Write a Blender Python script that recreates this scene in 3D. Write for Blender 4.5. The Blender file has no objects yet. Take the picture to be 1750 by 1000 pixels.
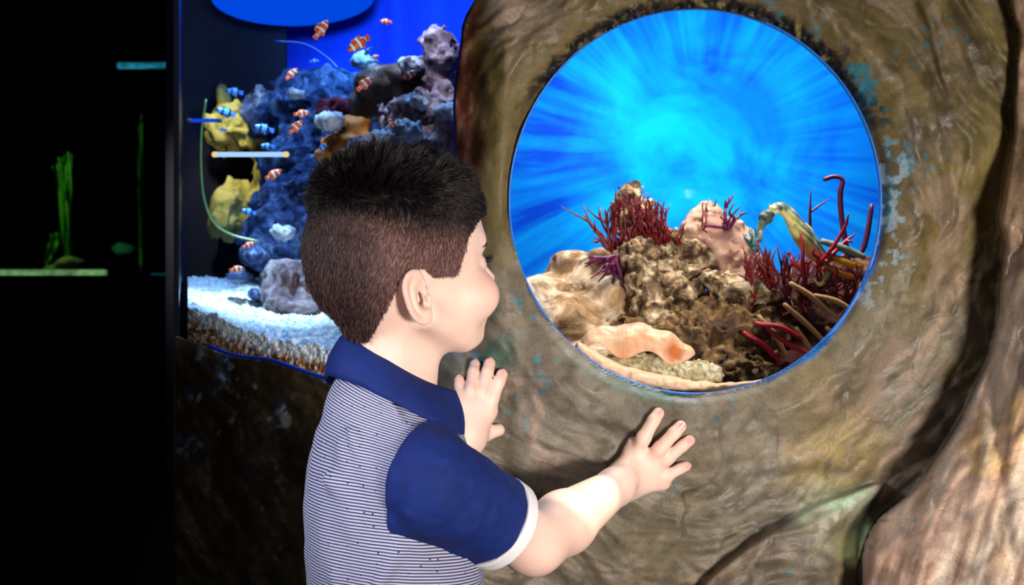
import bpy, math, random
import numpy as np
from mathutils import Vector, Matrix
random.seed(7)
rng = np.random.default_rng(7)
C = bpy.context.scene.collection
S = bpy.context.scene
PI = math.pi

# ------------------------------------------------------------ camera, world, lights, exposure
FPX = 2400.0; EYE = 0.98
def P(u, v, y):                      # point of the place seen at (u, v) of a 1750x1000 frame, y metres away
    return np.array([(u-875)*y/FPX, y, EYE-(v-500)*y/FPX])
cam = bpy.data.cameras.new('camera'); co = bpy.data.objects.new('camera', cam); C.objects.link(co)
cam.lens = FPX/1750*36; cam.sensor_width = 36; co.location = (0, 0, EYE); co.rotation_euler = (PI/2, 0, 0)
cam.clip_start = .02; cam.clip_end = 60
cam.dof.use_dof = True; cam.dof.focus_distance = 1.50; cam.dof.aperture_fstop = 9
S.camera = co
W = bpy.data.worlds.new('world'); S.world = W; W.use_nodes = True
W.node_tree.nodes['Background'].inputs[0].default_value = (.25, .33, .6, 1)
W.node_tree.nodes['Background'].inputs[1].default_value = 0.03
S.view_settings.view_transform = 'Standard'; S.view_settings.look = 'None'
S.view_settings.exposure = 0.0; S.view_settings.gamma = 1.0; S.view_settings.use_curve_mapping = False
try:
    S.cycles.max_bounces = 8; S.cycles.diffuse_bounces = 3; S.cycles.transparent_max_bounces = 12
    S.cycles.caustics_reflective = False; S.cycles.caustics_refractive = False
    S.cycles.sample_clamp_indirect = 4
except Exception: pass

def aim(o, tgt):
    d = Vector(tgt)-o.location; o.rotation_euler = d.to_track_quat('-Z', 'Y').to_euler()
def light(name, kind, loc, tgt, power, color, **k):
    l = bpy.data.lights.new(name, kind); l.energy = power; l.color = color
    for a, b in k.items(): setattr(l, a, b)
    o = bpy.data.objects.new(name, l); C.objects.link(o); o.location = loc; aim(o, tgt); return o
# hall light, with unseen fill and patch spots added
light('hall_lamp', 'AREA', (.66, .05, .80), (0.15, 1.6, .90), 5.8, (1, .93, .86), shape='DISK', size=.22, spread=math.radians(75))
light('unseen_fill', 'AREA', (-.95, .75, 1.25), (-.12, 1.40, .80), .8, (.86, .9, 1), shape='DISK', size=.25, spread=math.radians(42))
light('unseen_fill', 'AREA', (-.35, -.5, 1.3), (-.3, 1.6, .85), .8, (1, .92, .8), shape='DISK', size=.6, spread=math.radians(80))  # unseen fill added to lift the dark rock under the left tank
light('patch_spot', 'SPOT', (.62, .95, 1.75), tuple(P(970, 883, 1.52)), 78, (1, .96, .74), spot_size=math.radians(5.0), spot_blend=.2, shadow_soft_size=.006)  # unseen spot added to throw the bright patch onto the forearm
light('patch_spot', 'SPOT', (.36, .55, 1.45), tuple(P(1440, 858, 1.60)), 55, (.72, 1, .82), spot_size=math.radians(4.6), spot_blend=.3, shadow_soft_size=.006)  # unseen spot added to throw the greenish patch onto the rock lobe
# lamps inside the round-window tank
light('tank_lamp', 'AREA', (.30, 1.86, 1.56), (.26, 2.00, .9), 5.5, (1, .93, .82), shape='RECTANGLE', size=.5, size_y=.18, spread=math.radians(120))
light('tank_lamp', 'SPOT', (.30, 1.80, 1.55), (.37, 2.75, 1.26), 40, (.25, .95, 1), spot_size=math.radians(40), spot_blend=1, shadow_soft_size=.05)
light('tank_lamp', 'AREA', (.25, 2.15, 1.75), (.25, 2.75, 1.05), 9, (.35, .75, 1), shape='RECTANGLE', size=1.0, size_y=.2)
# lamps inside the left tank
light('reef_lamp', 'AREA', (-.30, 2.25, 1.75), (-.30, 2.45, .9), 9, (.25, .5, 1), shape='RECTANGLE', size=.6, size_y=.25)
light('reef_lamp', 'SPOT', (-.45, 2.10, 1.70), (-.40, 2.32, .84), 85, (.55, .85, 1), spot_size=math.radians(34), spot_blend=.8, shadow_soft_size=.05)
light('reef_lamp', 'SPOT', (-.15, 1.98, 1.62), (-.10, 2.35, 1.12), 12, (.9, .85, 1), spot_size=math.radians(40), spot_blend=.8, shadow_soft_size=.05)
light('reef_lamp', 'SPOT', (-.25, 2.2, 1.55), (-.14, 3.1, 1.50), 60, (.1, .5, 1), spot_size=math.radians(60), spot_blend=1, shadow_soft_size=.05)
light('reef_lamp', 'SPOT', (-.62, 2.5, 1.60), (-.58, 2.95, 1.18), 120, (1, .92, .55), spot_size=math.radians(36), spot_blend=.8, shadow_soft_size=.05)

# ------------------------------------------------------------ helpers
def lin(c):
    c = [x/255 for x in c[:3]]
    return tuple(x/12.92 if x <= .04045 else ((x+.055)/1.055)**2.4 for x in c)+(1,)
ORG = {}                             # where each object's origin stands
def tag(o, label=None, cat=None, group=None, kind=None):
    if label: o['label'] = label
    if cat: o['category'] = cat
    if group: o['group'] = group
    if kind: o['kind'] = kind
    return o
def empty(name, loc=(0,0,0), label=None, cat=None, group=None):
    o = bpy.data.objects.new(name, None); C.objects.link(o); o.location = loc; o.empty_display_size = .02; ORG[o.name] = np.array(loc, float)
    return tag(o, label, cat, group)
def mk(name, V, F, mat, parent=None, smooth=True, attrs=None, loc=None, label=None, cat=None, group=None, kind=None):
    V = np.asarray(V, dtype=np.float64)
    if loc is None and parent is None and kind is None:
        loc = (V[:,0].mean(), V[:,1].mean(), V[:,2].min())
    off = np.array(loc if loc is not None else (0,0,0), float)
    pw = ORG.get(parent.name, np.zeros(3)) if parent is not None else np.zeros(3)
    m = bpy.data.meshes.new(name)
    m.from_pydata((V-off-(pw if parent is not None else 0)).tolist() if not isinstance(F, np.ndarray) else [], [], F if not isinstance(F, np.ndarray) else [])
    if isinstance(F, np.ndarray):
        n = F.shape[1]; W_ = V-off-(pw if parent is not None else 0)
        m.vertices.add(len(V)); m.vertices.foreach_set('co', W_.astype(np.float32).ravel())
        m.loops.add(F.size); m.loops.foreach_set('vertex_index', F.astype(np.int32).ravel())
        m.polygons.add(len(F)); m.polygons.foreach_set('loop_start', np.arange(0, F.size, n, dtype=np.int32))
        m.update(calc_edges=True); m.validate()
    if smooth: m.polygons.foreach_set('use_smooth', np.ones(len(m.polygons), bool))
    for k, (typ, arr) in (attrs or {}).items():
        a = m.attributes.new(k, typ, 'POINT')
        a.data.foreach_set({'FLOAT':'value','FLOAT_VECTOR':'vector','FLOAT_COLOR':'color'}[typ], np.asarray(arr, np.float32).ravel())
    if mat: m.materials.append(mat)
    m.update()
    o = bpy.data.objects.new(name, m); C.objects.link(o); o.location = off
    if parent is not None: o.parent = parent
    ORG[o.name] = pw+off
    return tag(o, label, cat, group, kind)

def vnoise(p, seed=0):
    p = np.asarray(p); i = np.floor(p).astype(np.int64); f = p-i; f = f*f*(3-2*f)
    def h(x, y, z):
        n = (x*374761393+y*668265263+z*2147483647+seed*974634777) & 0xffffffff
        n = ((n ^ (n >> 13))*1274126177) & 0xffffffff
        n = ((n ^ (n >> 16))*2246822519) & 0xffffffff
        return ((n ^ (n >> 15)) & 0xffff)/32767.5-1
    x, y, z = i[...,0], i[...,1], i[...,2]; fx, fy, fz = f[...,0], f[...,1], f[...,2]
    L = lambda a, b, t: a+(b-a)*t
    return L(L(L(h(x,y,z), h(x+1,y,z), fx), L(h(x,y+1,z), h(x+1,y+1,z), fx), fy),
             L(L(h(x,y,z+1), h(x+1,y,z+1), fx), L(h(x,y+1,z+1), h(x+1,y+1,z+1), fx), fy), fz)
def fbm(p, o=4, seed=0, g=.5):
    r = 0; a = 1
    for k in range(o): r = r+a*vnoise(p*(2.03**k)+k*17.3, seed+k); a *= g
    return r
def sm(a, b, x):
    t = np.clip((x-a)/(b-a), 0, 1); return t*t*(3-2*t)

# ---- signed-distance modelling
def cap(p, a, b, ra, rb=None):
    rb = ra if rb is None else rb
    a = np.asarray(a, float); b = np.asarray(b, float); d = b-a
    t = np.clip(((p-a)@d)/max(d@d, 1e-12), 0, 1)
    return np.linalg.norm(p-a-t[:,None]*d, axis=1)-(ra+(rb-ra)*t)
def ell(p, c, r, M=None):
    q = p-np.asarray(c, float)
    if M is not None: q = q@M
    r = np.asarray(r, float); k0 = np.linalg.norm(q/r, axis=1); k1 = np.linalg.norm(q/(r*r), axis=1)
    return k0*(k0-1)/np.maximum(k1, 1e-9)
def smin(a, b, k):
    h = np.clip(.5+.5*(b-a)/k, 0, 1); return b+(a-b)*h-k*h*(1-h)
def smax(a, b, k): return -smin(-a, -b, k)
def nets(f, lo, hi, h, project=True, B=8):
    lo = np.array(lo, float); hi = np.array(hi, float)
    nb = np.ceil((hi-lo)/(h*B)).astype(int); n = nb*B+1
    gi = np.stack(np.meshgrid(*[np.arange(k) for k in nb], indexing='ij'), -1).reshape(-1, 3)
    cen = lo+(gi+.5)*B*h; fv = f(cen)
    Vv = np.empty(tuple(nb*B+1), np.float32)
    Vb = np.where(fv < 0, -1., 1.).reshape(tuple(nb))
    Vv[:-1,:-1,:-1] = np.repeat(np.repeat(np.repeat(Vb, B, 0), B, 1), B, 2)
    Vv[-1] = 1; Vv[:,-1] = 1; Vv[:,:,-1] = 1
    near = gi[np.abs(fv) < B*h*.87*1.45+h]
    mark = np.zeros(tuple(n), bool)
    mb = np.zeros(tuple(nb), bool); mb[near[:,0], near[:,1], near[:,2]] = True
    mr = np.repeat(np.repeat(np.repeat(mb, B, 0), B, 1), B, 2)
    for dx in (0,1):
        for dy in (0,1):
            for dz in (0,1):
                mark[dx:dx+mr.shape[0], dy:dy+mr.shape[1], dz:dz+mr.shape[2]] |= mr
    idx = np.argwhere(mark)
    vals = np.empty(len(idx), np.float32)
    for s in range(0, len(idx), 300000):
        vals[s:s+300000] = f(lo+idx[s:s+300000]*h)
    Vv[idx[:,0], idx[:,1], idx[:,2]] = vals
    Vv[0] = np.maximum(Vv[0], h*.1); Vv[-1] = np.maximum(Vv[-1], h*.1); Vv[:,0] = np.maximum(Vv[:,0], h*.1)
    Vv[:,-1] = np.maximum(Vv[:,-1], h*.1); Vv[:,:,0] = np.maximum(Vv[:,:,0], h*.1); Vv[:,:,-1] = np.maximum(Vv[:,:,-1], h*.1)
    I = Vv < 0
    cnt = np.zeros(tuple(n-1), np.int8)
    cs = [(a,b,c) for a in (0,1) for b in (0,1) for c in (0,1)]
    for a,b,c in cs: cnt += I[a:n[0]-1+a, b:n[1]-1+b, c:n[2]-1+c]
    act = (cnt > 0) & (cnt < 8); ci = np.argwhere(act)
    ids = np.full(tuple(n-1), -1, np.int64); ids[act] = np.arange(len(ci))
    acc = np.zeros((len(ci), 3)); num = np.zeros(len(ci))
    for a in cs:
        for ax in range(3):
            if a[ax] == 0:
                b = list(a); b[ax] = 1
                va = Vv[ci[:,0]+a[0], ci[:,1]+a[1], ci[:,2]+a[2]]; vb = Vv[ci[:,0]+b[0], ci[:,1]+b[1], ci[:,2]+b[2]]
                c = (va < 0) != (vb < 0); t = va/np.where(c, va-vb, 1)
                q = np.array(a, float)+np.zeros((len(ci), 3)); q[:,ax] = t
                acc[c] += q[c]; num[c] += 1
    V = lo+(ci+acc/num[:,None])*h
    F = []
    for ax in range(3):
        o1, o2 = (ax+1) % 3, (ax+2) % 3
        sl = [slice(1, n[k]-1) for k in range(3)]; s0 = list(sl); s1 = list(sl)
        s0[ax] = slice(0, n[ax]-1); s1[ax] = slice(1, n[ax])
        A = I[tuple(s0)]; Bq = I[tuple(s1)]
        for sgn in (0, 1):
            e = np.argwhere((A & ~Bq) if sgn == 0 else (~A & Bq))
            if not len(e): continue
            e = e+1; e[:,ax] -= 1
            def cid(d1, d2):
                q = e.copy(); q[:,o1] -= d1; q[:,o2] -= d2; return ids[q[:,0], q[:,1], q[:,2]]
            quad = np.stack([cid(1,1), cid(0,1), cid(0,0), cid(1,0)], 1)
            if sgn: quad = quad[:, ::-1]
            F.append(quad)
    F = np.concatenate(F)
    F = F[(F >= 0).all(1)]
    if project:
        for _ in range(2):
            e = h*.25; f0 = f(V); g = np.stack([(f(V+np.eye(3)[k]*e)-f0)/e for k in range(3)], 1)
            st = -f0[:,None]*g/np.maximum((g*g).sum(1), .25)[:,None]
            L = np.linalg.norm(st, axis=1); st *= np.minimum(1, h*.8/np.maximum(L, 1e-9))[:,None]
            V = V+st
    return V, F

# ---- explicit mesh pieces: list of (V, F)
def tube(pts, rad, n=8, sub=4):
    pts = np.asarray(pts, float); rad = np.asarray(rad, float)*np.ones(len(pts))
    if len(pts) > 2 and sub > 1:         # catmull-rom
        Q = np.vstack([2*pts[0]-pts[1], pts, 2*pts[-1]-pts[-2]]); R = np.concatenate([[rad[0]], rad, [rad[-1]]])
        o, r = [], []
        for i in range(1, len(Q)-2):
            for t in np.arange(sub)/sub:
                def cr(a, b, c, d): return .5*((2*b)+(-a+c)*t+(2*a-5*b+4*c-d)*t*t+(-a+3*b-3*c+d)*t**3)
                o.append(cr(Q[i-1], Q[i], Q[i+1], Q[i+2])); r.append(max(cr(R[i-1], R[i], R[i+1], R[i+2]), 1e-5))
        o.append(pts[-1]); r.append(rad[-1]); pts = np.array(o); rad = np.array(r)
    d = np.gradient(pts, axis=0); d /= np.linalg.norm(d, axis=1)[:,None]+1e-12
    ref = np.array([0., 0, 1]) if abs(d[0][2]) < .9 else np.array([1., 0, 0])
    V = []
    x = np.cross(d[0], ref); x /= np.linalg.norm(x)
    for i in range(len(pts)):
        x = x-d[i]*(x@d[i]); x /= np.linalg.norm(x)+1e-12; y = np.cross(d[i], x)
        a = np.arange(n)*2*PI/n
        V.append(pts[i]+rad[i]*(np.cos(a)[:,None]*x+np.sin(a)[:,None]*y))
    k = len(pts); V = np.vstack(V+[pts[:1]-d[:1]*rad[0]*.6, pts[-1:]+d[-1:]*rad[-1]*.6])
    F = []
    for i in range(k-1):
        for j in range(n):
            j2 = (j+1) % n; F.append((i*n+j, i*n+j2, (i+1)*n+j2, (i+1)*n+j))
    for j in range(n):
        j2 = (j+1) % n; F.append((k*n, j2, j)); F.append((k*n+1, (k-1)*n+j, (k-1)*n+j2))
    return V, F
def join(parts):
    V, F, o = [], [], 0
    for v, f in parts:
        V.append(np.asarray(v)); F += [tuple(int(i)+o for i in q) for q in f]; o += len(v)
    return np.vstack(V), F
def sphere(c, r, nu=16, nv=10, M=None):
    r = np.asarray(r, float)*np.ones(3); V = [(0,0,1)]
    for i in range(1, nv):
        t = PI*i/nv
        for j in range(nu):
            a = 2*PI*j/nu; V.append((math.sin(t)*math.cos(a), math.sin(t)*math.sin(a), math.cos(t)))
    V.append((0,0,-1)); V = np.array(V)*r
    if M is not None: V = V@np.asarray(M).T
    F = []
    for j in range(nu):
        j2 = (j+1) % nu; F.append((0, 1+j, 1+j2)); F.append((len(V)-1, 1+(nv-2)*nu+j2, 1+(nv-2)*nu+j))
        for i in range(nv-2): F.append((1+i*nu+j, 1+(i+1)*nu+j, 1+(i+1)*nu+j2, 1+i*nu+j2))
    return V+np.asarray(c), F
def box(lo, hi):
    V = [(x,y,z) for x in (lo[0],hi[0]) for y in (lo[1],hi[1]) for z in (lo[2],hi[2])]
    return np.array(V, float), [(0,1,3,2),(4,6,7,5),(0,4,5,1),(2,3,7,6),(0,2,6,4),(1,5,7,3)]
def gridF(nu, nv, closed=False):
    i = np.arange(nu-1)[:,None]; j = np.arange(nv if closed else nv-1)[None]
    j2 = (j+1) % nv
    return np.stack([(i*nv+j), ((i+1)*nv+j), ((i+1)*nv+j2), (i*nv+j2)], -1).reshape(-1, 4)

# ---- materials
def mat(name, rough=.6, spec=.5, **k):
    m = bpy.data.materials.new(name); m.use_nodes = True
    b = m.node_tree.nodes['Principled BSDF']; b.inputs['Roughness'].default_value = rough
    b.inputs['Specular IOR Level'].default_value = spec
    return m, m.node_tree, b
def N(t, typ, **k):
    n = t.nodes.new(typ)
    for a, b in k.items():
        if isinstance(a, str) and hasattr(n, a): setattr(n, a, b)
    return n
def ramp(t, fac, stops, interp='LINEAR'):
    r = N(t, 'ShaderNodeValToRGB'); r.color_ramp.interpolation = interp
    e = r.color_ramp.elements
    while len(e) < len(stops): e.new(.5)
    for i, (p, c) in enumerate(stops): e[i].position = p; e[i].color = lin(c) if max(c) > 1 else (c if len(c) == 4 else tuple(c)+(1,))
    t.links.new(fac, r.inputs[0]); return r.outputs[0]
def noise(t, vec, scale, detail=4, rough=.55, dist=0):
    n = N(t, 'ShaderNodeTexNoise'); n.inputs['Scale'].default_value = scale; n.inputs['Detail'].default_value = detail
    n.inputs['Roughness'].default_value = rough; n.inputs['Distortion'].default_value = dist
    if vec: t.links.new(vec, n.inputs['Vector'])
    return n.outputs['Fac']
def obj_vec(t, scale=(1,1,1), rot=(0,0,0)):
    c = N(t, 'ShaderNodeTexCoord'); m = N(t, 'ShaderNodeMapping'); m.inputs['Scale'].default_value = scale; m.inputs['Rotation'].default_value = rot
    t.links.new(c.outputs['Object'], m.inputs[0]); return m.outputs[0]
def mix(t, f, a, b, mode='MIX'):
    m = N(t, 'ShaderNodeMix'); m.data_type = 'RGBA'; m.blend_type = mode
    for s, x in ((0, f), (6, a), (7, b)):
        if hasattr(x, 'links') or hasattr(x, 'is_linked'): t.links.new(x, m.inputs[s])
        else: m.inputs[s].default_value = x
    return m.outputs[2]
def bump(t, b, h, strength=.5, dist=.002):
    n = N(t, 'ShaderNodeBump'); n.inputs['Strength'].default_value = strength; n.inputs['Distance'].default_value = dist
    t.links.new(h, n.inputs['Height']); t.links.new(n.outputs[0], b.inputs['Normal'])
def attr(t, name, out='Color'):
    a = N(t, 'ShaderNodeAttribute'); a.attribute_name = name; return a.outputs[out]
def plain(name, col, rough=.6, spec=.5, bmp=0, bs=200, var=0):
    m, t, b = mat(name, rough, spec); c = lin(col)
    n = noise(t, obj_vec(t), bs, 4)
    if var: 
        t.links.new(mix(t, n, tuple(x*(1-var) for x in c[:3])+(1,), tuple(min(1, x*(1+var)) for x in c[:3])+(1,)), b.inputs['Base Color'])
    else: b.inputs['Base Color'].default_value = c
    if bmp: bump(t, b, n, bmp)
    return m
def speckled(name, stops, scale=40, rough=.85, bscale=160, bstr=.8, bdist=.003, stretch=(1,1,1), spec=.3):
    m, t, b = mat(name, rough, spec); v = obj_vec(t, stretch)
    t.links.new(ramp(t, noise(t, v, scale, 6, .65, .6), stops), b.inputs['Base Color'])
    bump(t, b, noise(t, v, bscale, 6, .7), bstr, bdist); return m
def glow(name, col, s):
    m = bpy.data.materials.new(name); m.use_nodes = True; t = m.node_tree; t.nodes.clear()
    e = N(t, 'ShaderNodeEmission'); e.inputs[0].default_value = lin(col); e.inputs[1].default_value = s
    o = N(t, 'ShaderNodeOutputMaterial'); t.links.new(e.outputs[0], o.inputs[0]); return m
def pane_mat(name, tint=(.93,.97,1), gl=.012):
    m = bpy.data.materials.new(name); m.use_nodes = True; t = m.node_tree; t.nodes.clear()
    tr = N(t, 'ShaderNodeBsdfTransparent'); tr.inputs[0].default_value = tint+(1,)
    g = N(t, 'ShaderNodeBsdfGlossy'); g.inputs['Roughness'].default_value = .32; g.inputs[0].default_value = (1, 1, 1, 1)
    fr = N(t, 'ShaderNodeFresnel'); fr.inputs[0].default_value = 1.33
    k = N(t, 'ShaderNodeMath'); k.operation = 'MULTIPLY'; k.inputs[1].default_value = gl; t.links.new(fr.outputs[0], k.inputs[0])
    x = N(t, 'ShaderNodeMixShader'); t.links.new(k.outputs[0], x.inputs[0]); t.links.new(tr.outputs[0], x.inputs[1]); t.links.new(g.outputs[0], x.inputs[2])
    o = N(t, 'ShaderNodeOutputMaterial'); t.links.new(x.outputs[0], o.inputs[0]); return m
# ------------------------------------------------------------ the rock wall
UC, VC, UR, VR = 1188., 344., 317., 329.
def poly_sd(u, v, pts, closed=True):       # distance to a polyline / signed distance to a polygon (inside < 0)
    pts = np.asarray(pts, float); d = np.full(u.shape, 1e9); ins = np.zeros(u.shape, bool); n = len(pts)
    for i in range(n if closed else n-1):
        a = pts[i]; b = pts[(i+1) % n]; e = b-a
        t = np.clip(((u-a[0])*e[0]+(v-a[1])*e[1])/(e@e), 0, 1)
        d = np.minimum(d, np.hypot(u-a[0]-t*e[0], v-a[1]-t*e[1]))
        if closed and a[1] != b[1]:
            c = ((a[1] > v) != (b[1] > v)) & (u < (b[0]-a[0])*(v-a[1])/(b[1]-a[1])+a[0]); ins ^= c
    return np.where(ins, -d, d) if closed else d
def smooth_poly(pts, k=8):
    pts = np.asarray(pts, float); n = len(pts); o = []
    for i in range(n):
        a, b, c, d = pts[i-1], pts[i], pts[(i+1) % n], pts[(i+2) % n]
        for t in np.arange(k)/k: o.append(.5*((2*b)+(-a+c)*t+(2*a-5*b+4*c-d)*t*t+(-a+3*b-3*c+d)*t**3))
    return np.array(o)
TANK = [(255,-90),(255,200),(255,420),(258,520),(290,566),(345,590),(400,610),(460,618),(520,638),(570,652),(640,656),(720,640),(770,560),
        (781,400),(780,250),(778,170),(784,110),(793,40),(795,-90)]
BUTT = smooth_poly([(1737,-160),(1738,60),(1732,200),(1716,320),(1704,372),(1716,420),(1708,520),(1686,620),(1652,700),(1606,780),(1556,840),
        (1506,884),(1480,930),(1474,1010),(1470,1260),(2100,1300),(2100,-200)], 3)
LOBE = smooth_poly([(1130,1300),(1150,1080),(1200,1000),(1262,945),(1330,902),(1400,862),(1460,840),(1506,827),(1482,876),(1466,930),(1470,1010),(1474,1300)], 3)
def wall_base(u):
    u = np.asarray(u, float)
    return np.where(u > 870, 1.69-(u-870)*.00013, 1.69+.055*sm(870, 790, u)+np.maximum(790-u, 0)*.0007)
def ering(u, v): return np.hypot((u-UC)/UR, (v-VC)/VR)
def wall_depth(u, v, fine=True):
    u = np.asarray(u, float); v = np.asarray(v, float)
    r = ering(u, v); th = np.arctan2((v-VC)/VR, (u-UC)/UR)
    D = wall_base(u)
    D = D-(.055*sm(870, 790, u)-.055*sm(775, 690, u))*sm(560, 640, v)      # under the tank the column turns away later
    D = D-.016*np.exp(-((r-1.20)/.13)**2)*sm(1.0, 1.1, r)+.010*sm(1.06, 1.0, r)
    p = np.stack([u/260, v/260, 0*u], -1)
    D = D+.016*fbm(p, 3, 3)
    # folds that follow the round window, long and shallow
    q = np.stack([np.cos(th)*3.0, np.sin(th)*3.0, r*4.2], -1)
    am = sm(1.02, 1.25, r)
    D = D+.0075*am*fbm(q+.5*vnoise(p*2.5,12)[...,None], 4, 11)
    q2 = np.stack([np.cos(th)*1.6, np.sin(th)*1.6, r*12+1.6*vnoise(p*3,22)], -1)
    D = D+.0016*am*(1-np.abs(vnoise(q2, 21))*2)
    # dry, flowing grooves running down to the right
    g = np.stack([(u*.8+v*.6)/150, (-u*.6+v*.8)/38, 0*u], -1)
    D = D+.0035*fbm(g, 3, 31)*sm(820, 1000, v*.6+u*.35)
    # the hollow along the foot of the front rock, and the front rock itself
    db = poly_sd(u, v, BUTT); dl = poly_sd(u, v, LOBE)
    wv = 14*vnoise(np.stack([u/60, v/60, 0*u], -1), 5)
    db = db+wv*.35
    D = D+.062*np.exp(-np.maximum(db, 0)/105)*(db > 0)*(.45+.55*sm(200, 480, v))
    fb = sm(5, -5, db)
    front = (.045+.10*(1-np.exp(np.minimum(db, 0)/70)))*(.3+.7*sm(200, 480, v))
    # vertical flutes on the front rock
    fl = fbm(np.stack([(u+.25*v)/55, v/330, 0*u], -1), 3, 41)
    D = D-fb*(front+.007*fl)-fb*.0
    D = D+.012*fb*np.exp(-((u-1690-.1*(v-600))/14)**2)*sm(560, 640, v)
    fo = sm(4, -4, dl)*(1-fb)
    D = D-fo*(.028+.05*(1-np.exp(np.minimum(dl, 0)/60))-.006*fbm(np.stack([u/50, v/140, 0*u], -1), 3, 51))
    hand = np.exp(-((u-1120)/70)**2-((v-770)/70)**2)+np.exp(-((u-825)/50)**2-((v-680)/75)**2)
    if fine:
        am2 = 1-.8*np.clip(hand, 0, 1)
        D = D+am2*.0011*(1-.7*fb)*fbm(np.stack([u/22, v/22, 0*u], -1), 2, 61)
        D = D+am2*.0012*(1-.6*fb)*np.abs(fbm(np.stack([u/30, v/30, 0*u+4], -1), 3, 71))
        lc = np.abs(vnoise(np.stack([u/85+.3*vnoise(np.stack([u/40,v/40,0*u],-1),8), v/85, 0*u], -1), 81))
        D = D+.005*sm(.05, .0, lc)*am2*sm(1.1, 1.3, r)*sm(-.1, .3, vnoise(np.stack([u/140, v/140, 0*u], -1), 82))
        wq = 1.2*vnoise(np.stack([u/120, v/120, 0*u], -1), 23)
        D = D+am2*.0075*(1-fb)*sm(1.05, 1.35, r)*fbm(np.stack([np.cos(th)*3.2+.4*wq, np.sin(th)*3.2, r*10+wq*1.6], -1), 3, 132)
        D = D+.0040*fb*fbm(np.stack([(u+.3*v)/30, v/210, 0*u], -1), 3, 136)
        D = D+am2*.0012*(1-fb)*sm(1.05, 1.3, r)*fbm(np.stack([np.cos(th)*2.4, np.sin(th)*2.4, r*24+vnoise(p*3, 22)], -1), 4, 131)
        # rough, broken rock round the left tank
        lf = sm(800, 720, u)*sm(600, 640, v)
        D = D+.012*lf*fbm(np.stack([u/60, v/60, 0*u], -1), 5, 91)
        # chipped lip above the round window
        ch = np.exp(-((r-1.035)/.03)**2)*sm(.3, .8, -np.sin(th))
        D = D+.010*ch*(fbm(np.stack([u/10, v/10, 0*u], -1), 3, 93)+.2)
    return D
def wall_point(u, v, lift=0.):
    d = wall_depth(np.array([u]), np.array([v]), True)[0]-lift
    return P(u, v, d)
def build_wall():
    us = np.concatenate([np.arange(300, 1780, 3.5), np.arange(1780, 2040, 12)]); vs = np.concatenate([np.arange(-220, -20, 12), np.arange(-20, 1020, 3.5), np.arange(1020, 1300, 14)])
    U, Vv = np.meshgrid(us, vs, indexing='ij')
    tp = smooth_poly(TANK, 4)
    def holes(U, V): return np.minimum((ering(U, V)-1)*320, poly_sd(U, V, tp))
    U = U.copy(); Vv = Vv.copy(); nu, nv = U.shape
    sd = holes(U, Vv)
    F = gridF(nu, nv)
    # snap the grid onto the edges of the openings
    snap = (sd > -3.5) & (sd < 1.2)
    keepv = sd > -2.2
    for _ in range(3):
        s = holes(U, Vv); e = .5
        gx = (holes(U+e, Vv)-s)/e; gy = (holes(U, Vv+e)-s)/e; g2 = np.maximum(gx*gx+gy*gy, .3)
        U = np.where(snap, U-s*gx/g2, U); Vv = np.where(snap, Vv-s*gy/g2, Vv)
    F = F[keepv.ravel()[F].all(1)]
    D = wall_depth(U.ravel(), Vv.ravel()); u = U.ravel(); v = Vv.ravel()
    X = np.stack([(u-875)*D/FPX, D, EYE-(v-500)*D/FPX], 1)
    # pigments of the painted rock, with patches of light put in
    n1 = fbm(np.stack([u/130, v/130, 0*u], 1), 4, 101); n2 = fbm(np.stack([u/40, v/40, 0*u], 1), 4, 102); n3 = fbm(np.stack([u/11, v/11, 0*u], 1), 4, 103)
    def cc(c): return np.array(lin(c)[:3])
    olive, grey, brown, pink, ochre, rust = cc((128,112,70)), cc((142,132,116)), cc((84,70,54)), cc((196,160,138)), cc((176,152,92)), cc((84,40,30))
    def bl(a, b, t): t = np.clip(t, 0, 1)[:,None]; return a*(1-t)+b*t
    col = bl(np.tile(olive, (len(u), 1)), np.tile(grey, (len(u), 1)), sm(300, 640, v)*.9+.35*n1)
    col = bl(col, np.tile(brown, (len(u), 1)), sm(.1, .8, n1+.5*n2)*.6)
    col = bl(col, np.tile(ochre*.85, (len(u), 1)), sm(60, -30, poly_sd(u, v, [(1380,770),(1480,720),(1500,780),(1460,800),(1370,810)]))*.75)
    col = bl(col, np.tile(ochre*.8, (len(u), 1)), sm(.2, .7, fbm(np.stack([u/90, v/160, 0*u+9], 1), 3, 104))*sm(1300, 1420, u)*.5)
    db = poly_sd(u, v, BUTT); dl = poly_sd(u, v, LOBE)
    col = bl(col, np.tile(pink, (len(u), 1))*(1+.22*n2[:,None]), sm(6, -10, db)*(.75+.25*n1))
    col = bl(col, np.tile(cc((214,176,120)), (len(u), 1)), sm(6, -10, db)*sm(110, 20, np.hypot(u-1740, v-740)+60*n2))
    col = bl(col, np.tile(cc((176,186,160)), (len(u), 1)), sm(6, -6, dl)*sm(30, 0, np.abs(v-(858-.18*(u-1440)))+8*n2)*.8)  # greenish light patch on the lobe, put into the colour
    col = bl(col, np.tile(cc((190,168,150)), (len(u), 1)), sm(-.1, .6, n1+n2)*sm(980, 900, u)*sm(140, 30, v)*sm(820, 850, u)*.7)
    # left column and the dark rock round the left tank
    wl = sm(840, 800, u+14*n2); col = bl(col, np.tile(rust, (len(u), 1))*(1+.4*n2[:,None]), wl*sm(560, 480, v)*.95)
    ll = sm(800, 700, u)*sm(560, 620, v)
    col = bl(col, np.tile(cc((74,62,44)), (len(u), 1)), ll)
    col = bl(col, np.tile(cc((52,88,140)), (len(u), 1)), ll*sm(.15, .5, n2+.3*n3)*sm(800, 640, v+60*n1))  # blue glints of the tank's light, put into the rock colour
    col = bl(col, np.tile(cc((190,196,200)), (len(u), 1)), ll*sm(.55, .8, n2+.7*n3)*sm(840, 640, v))
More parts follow.
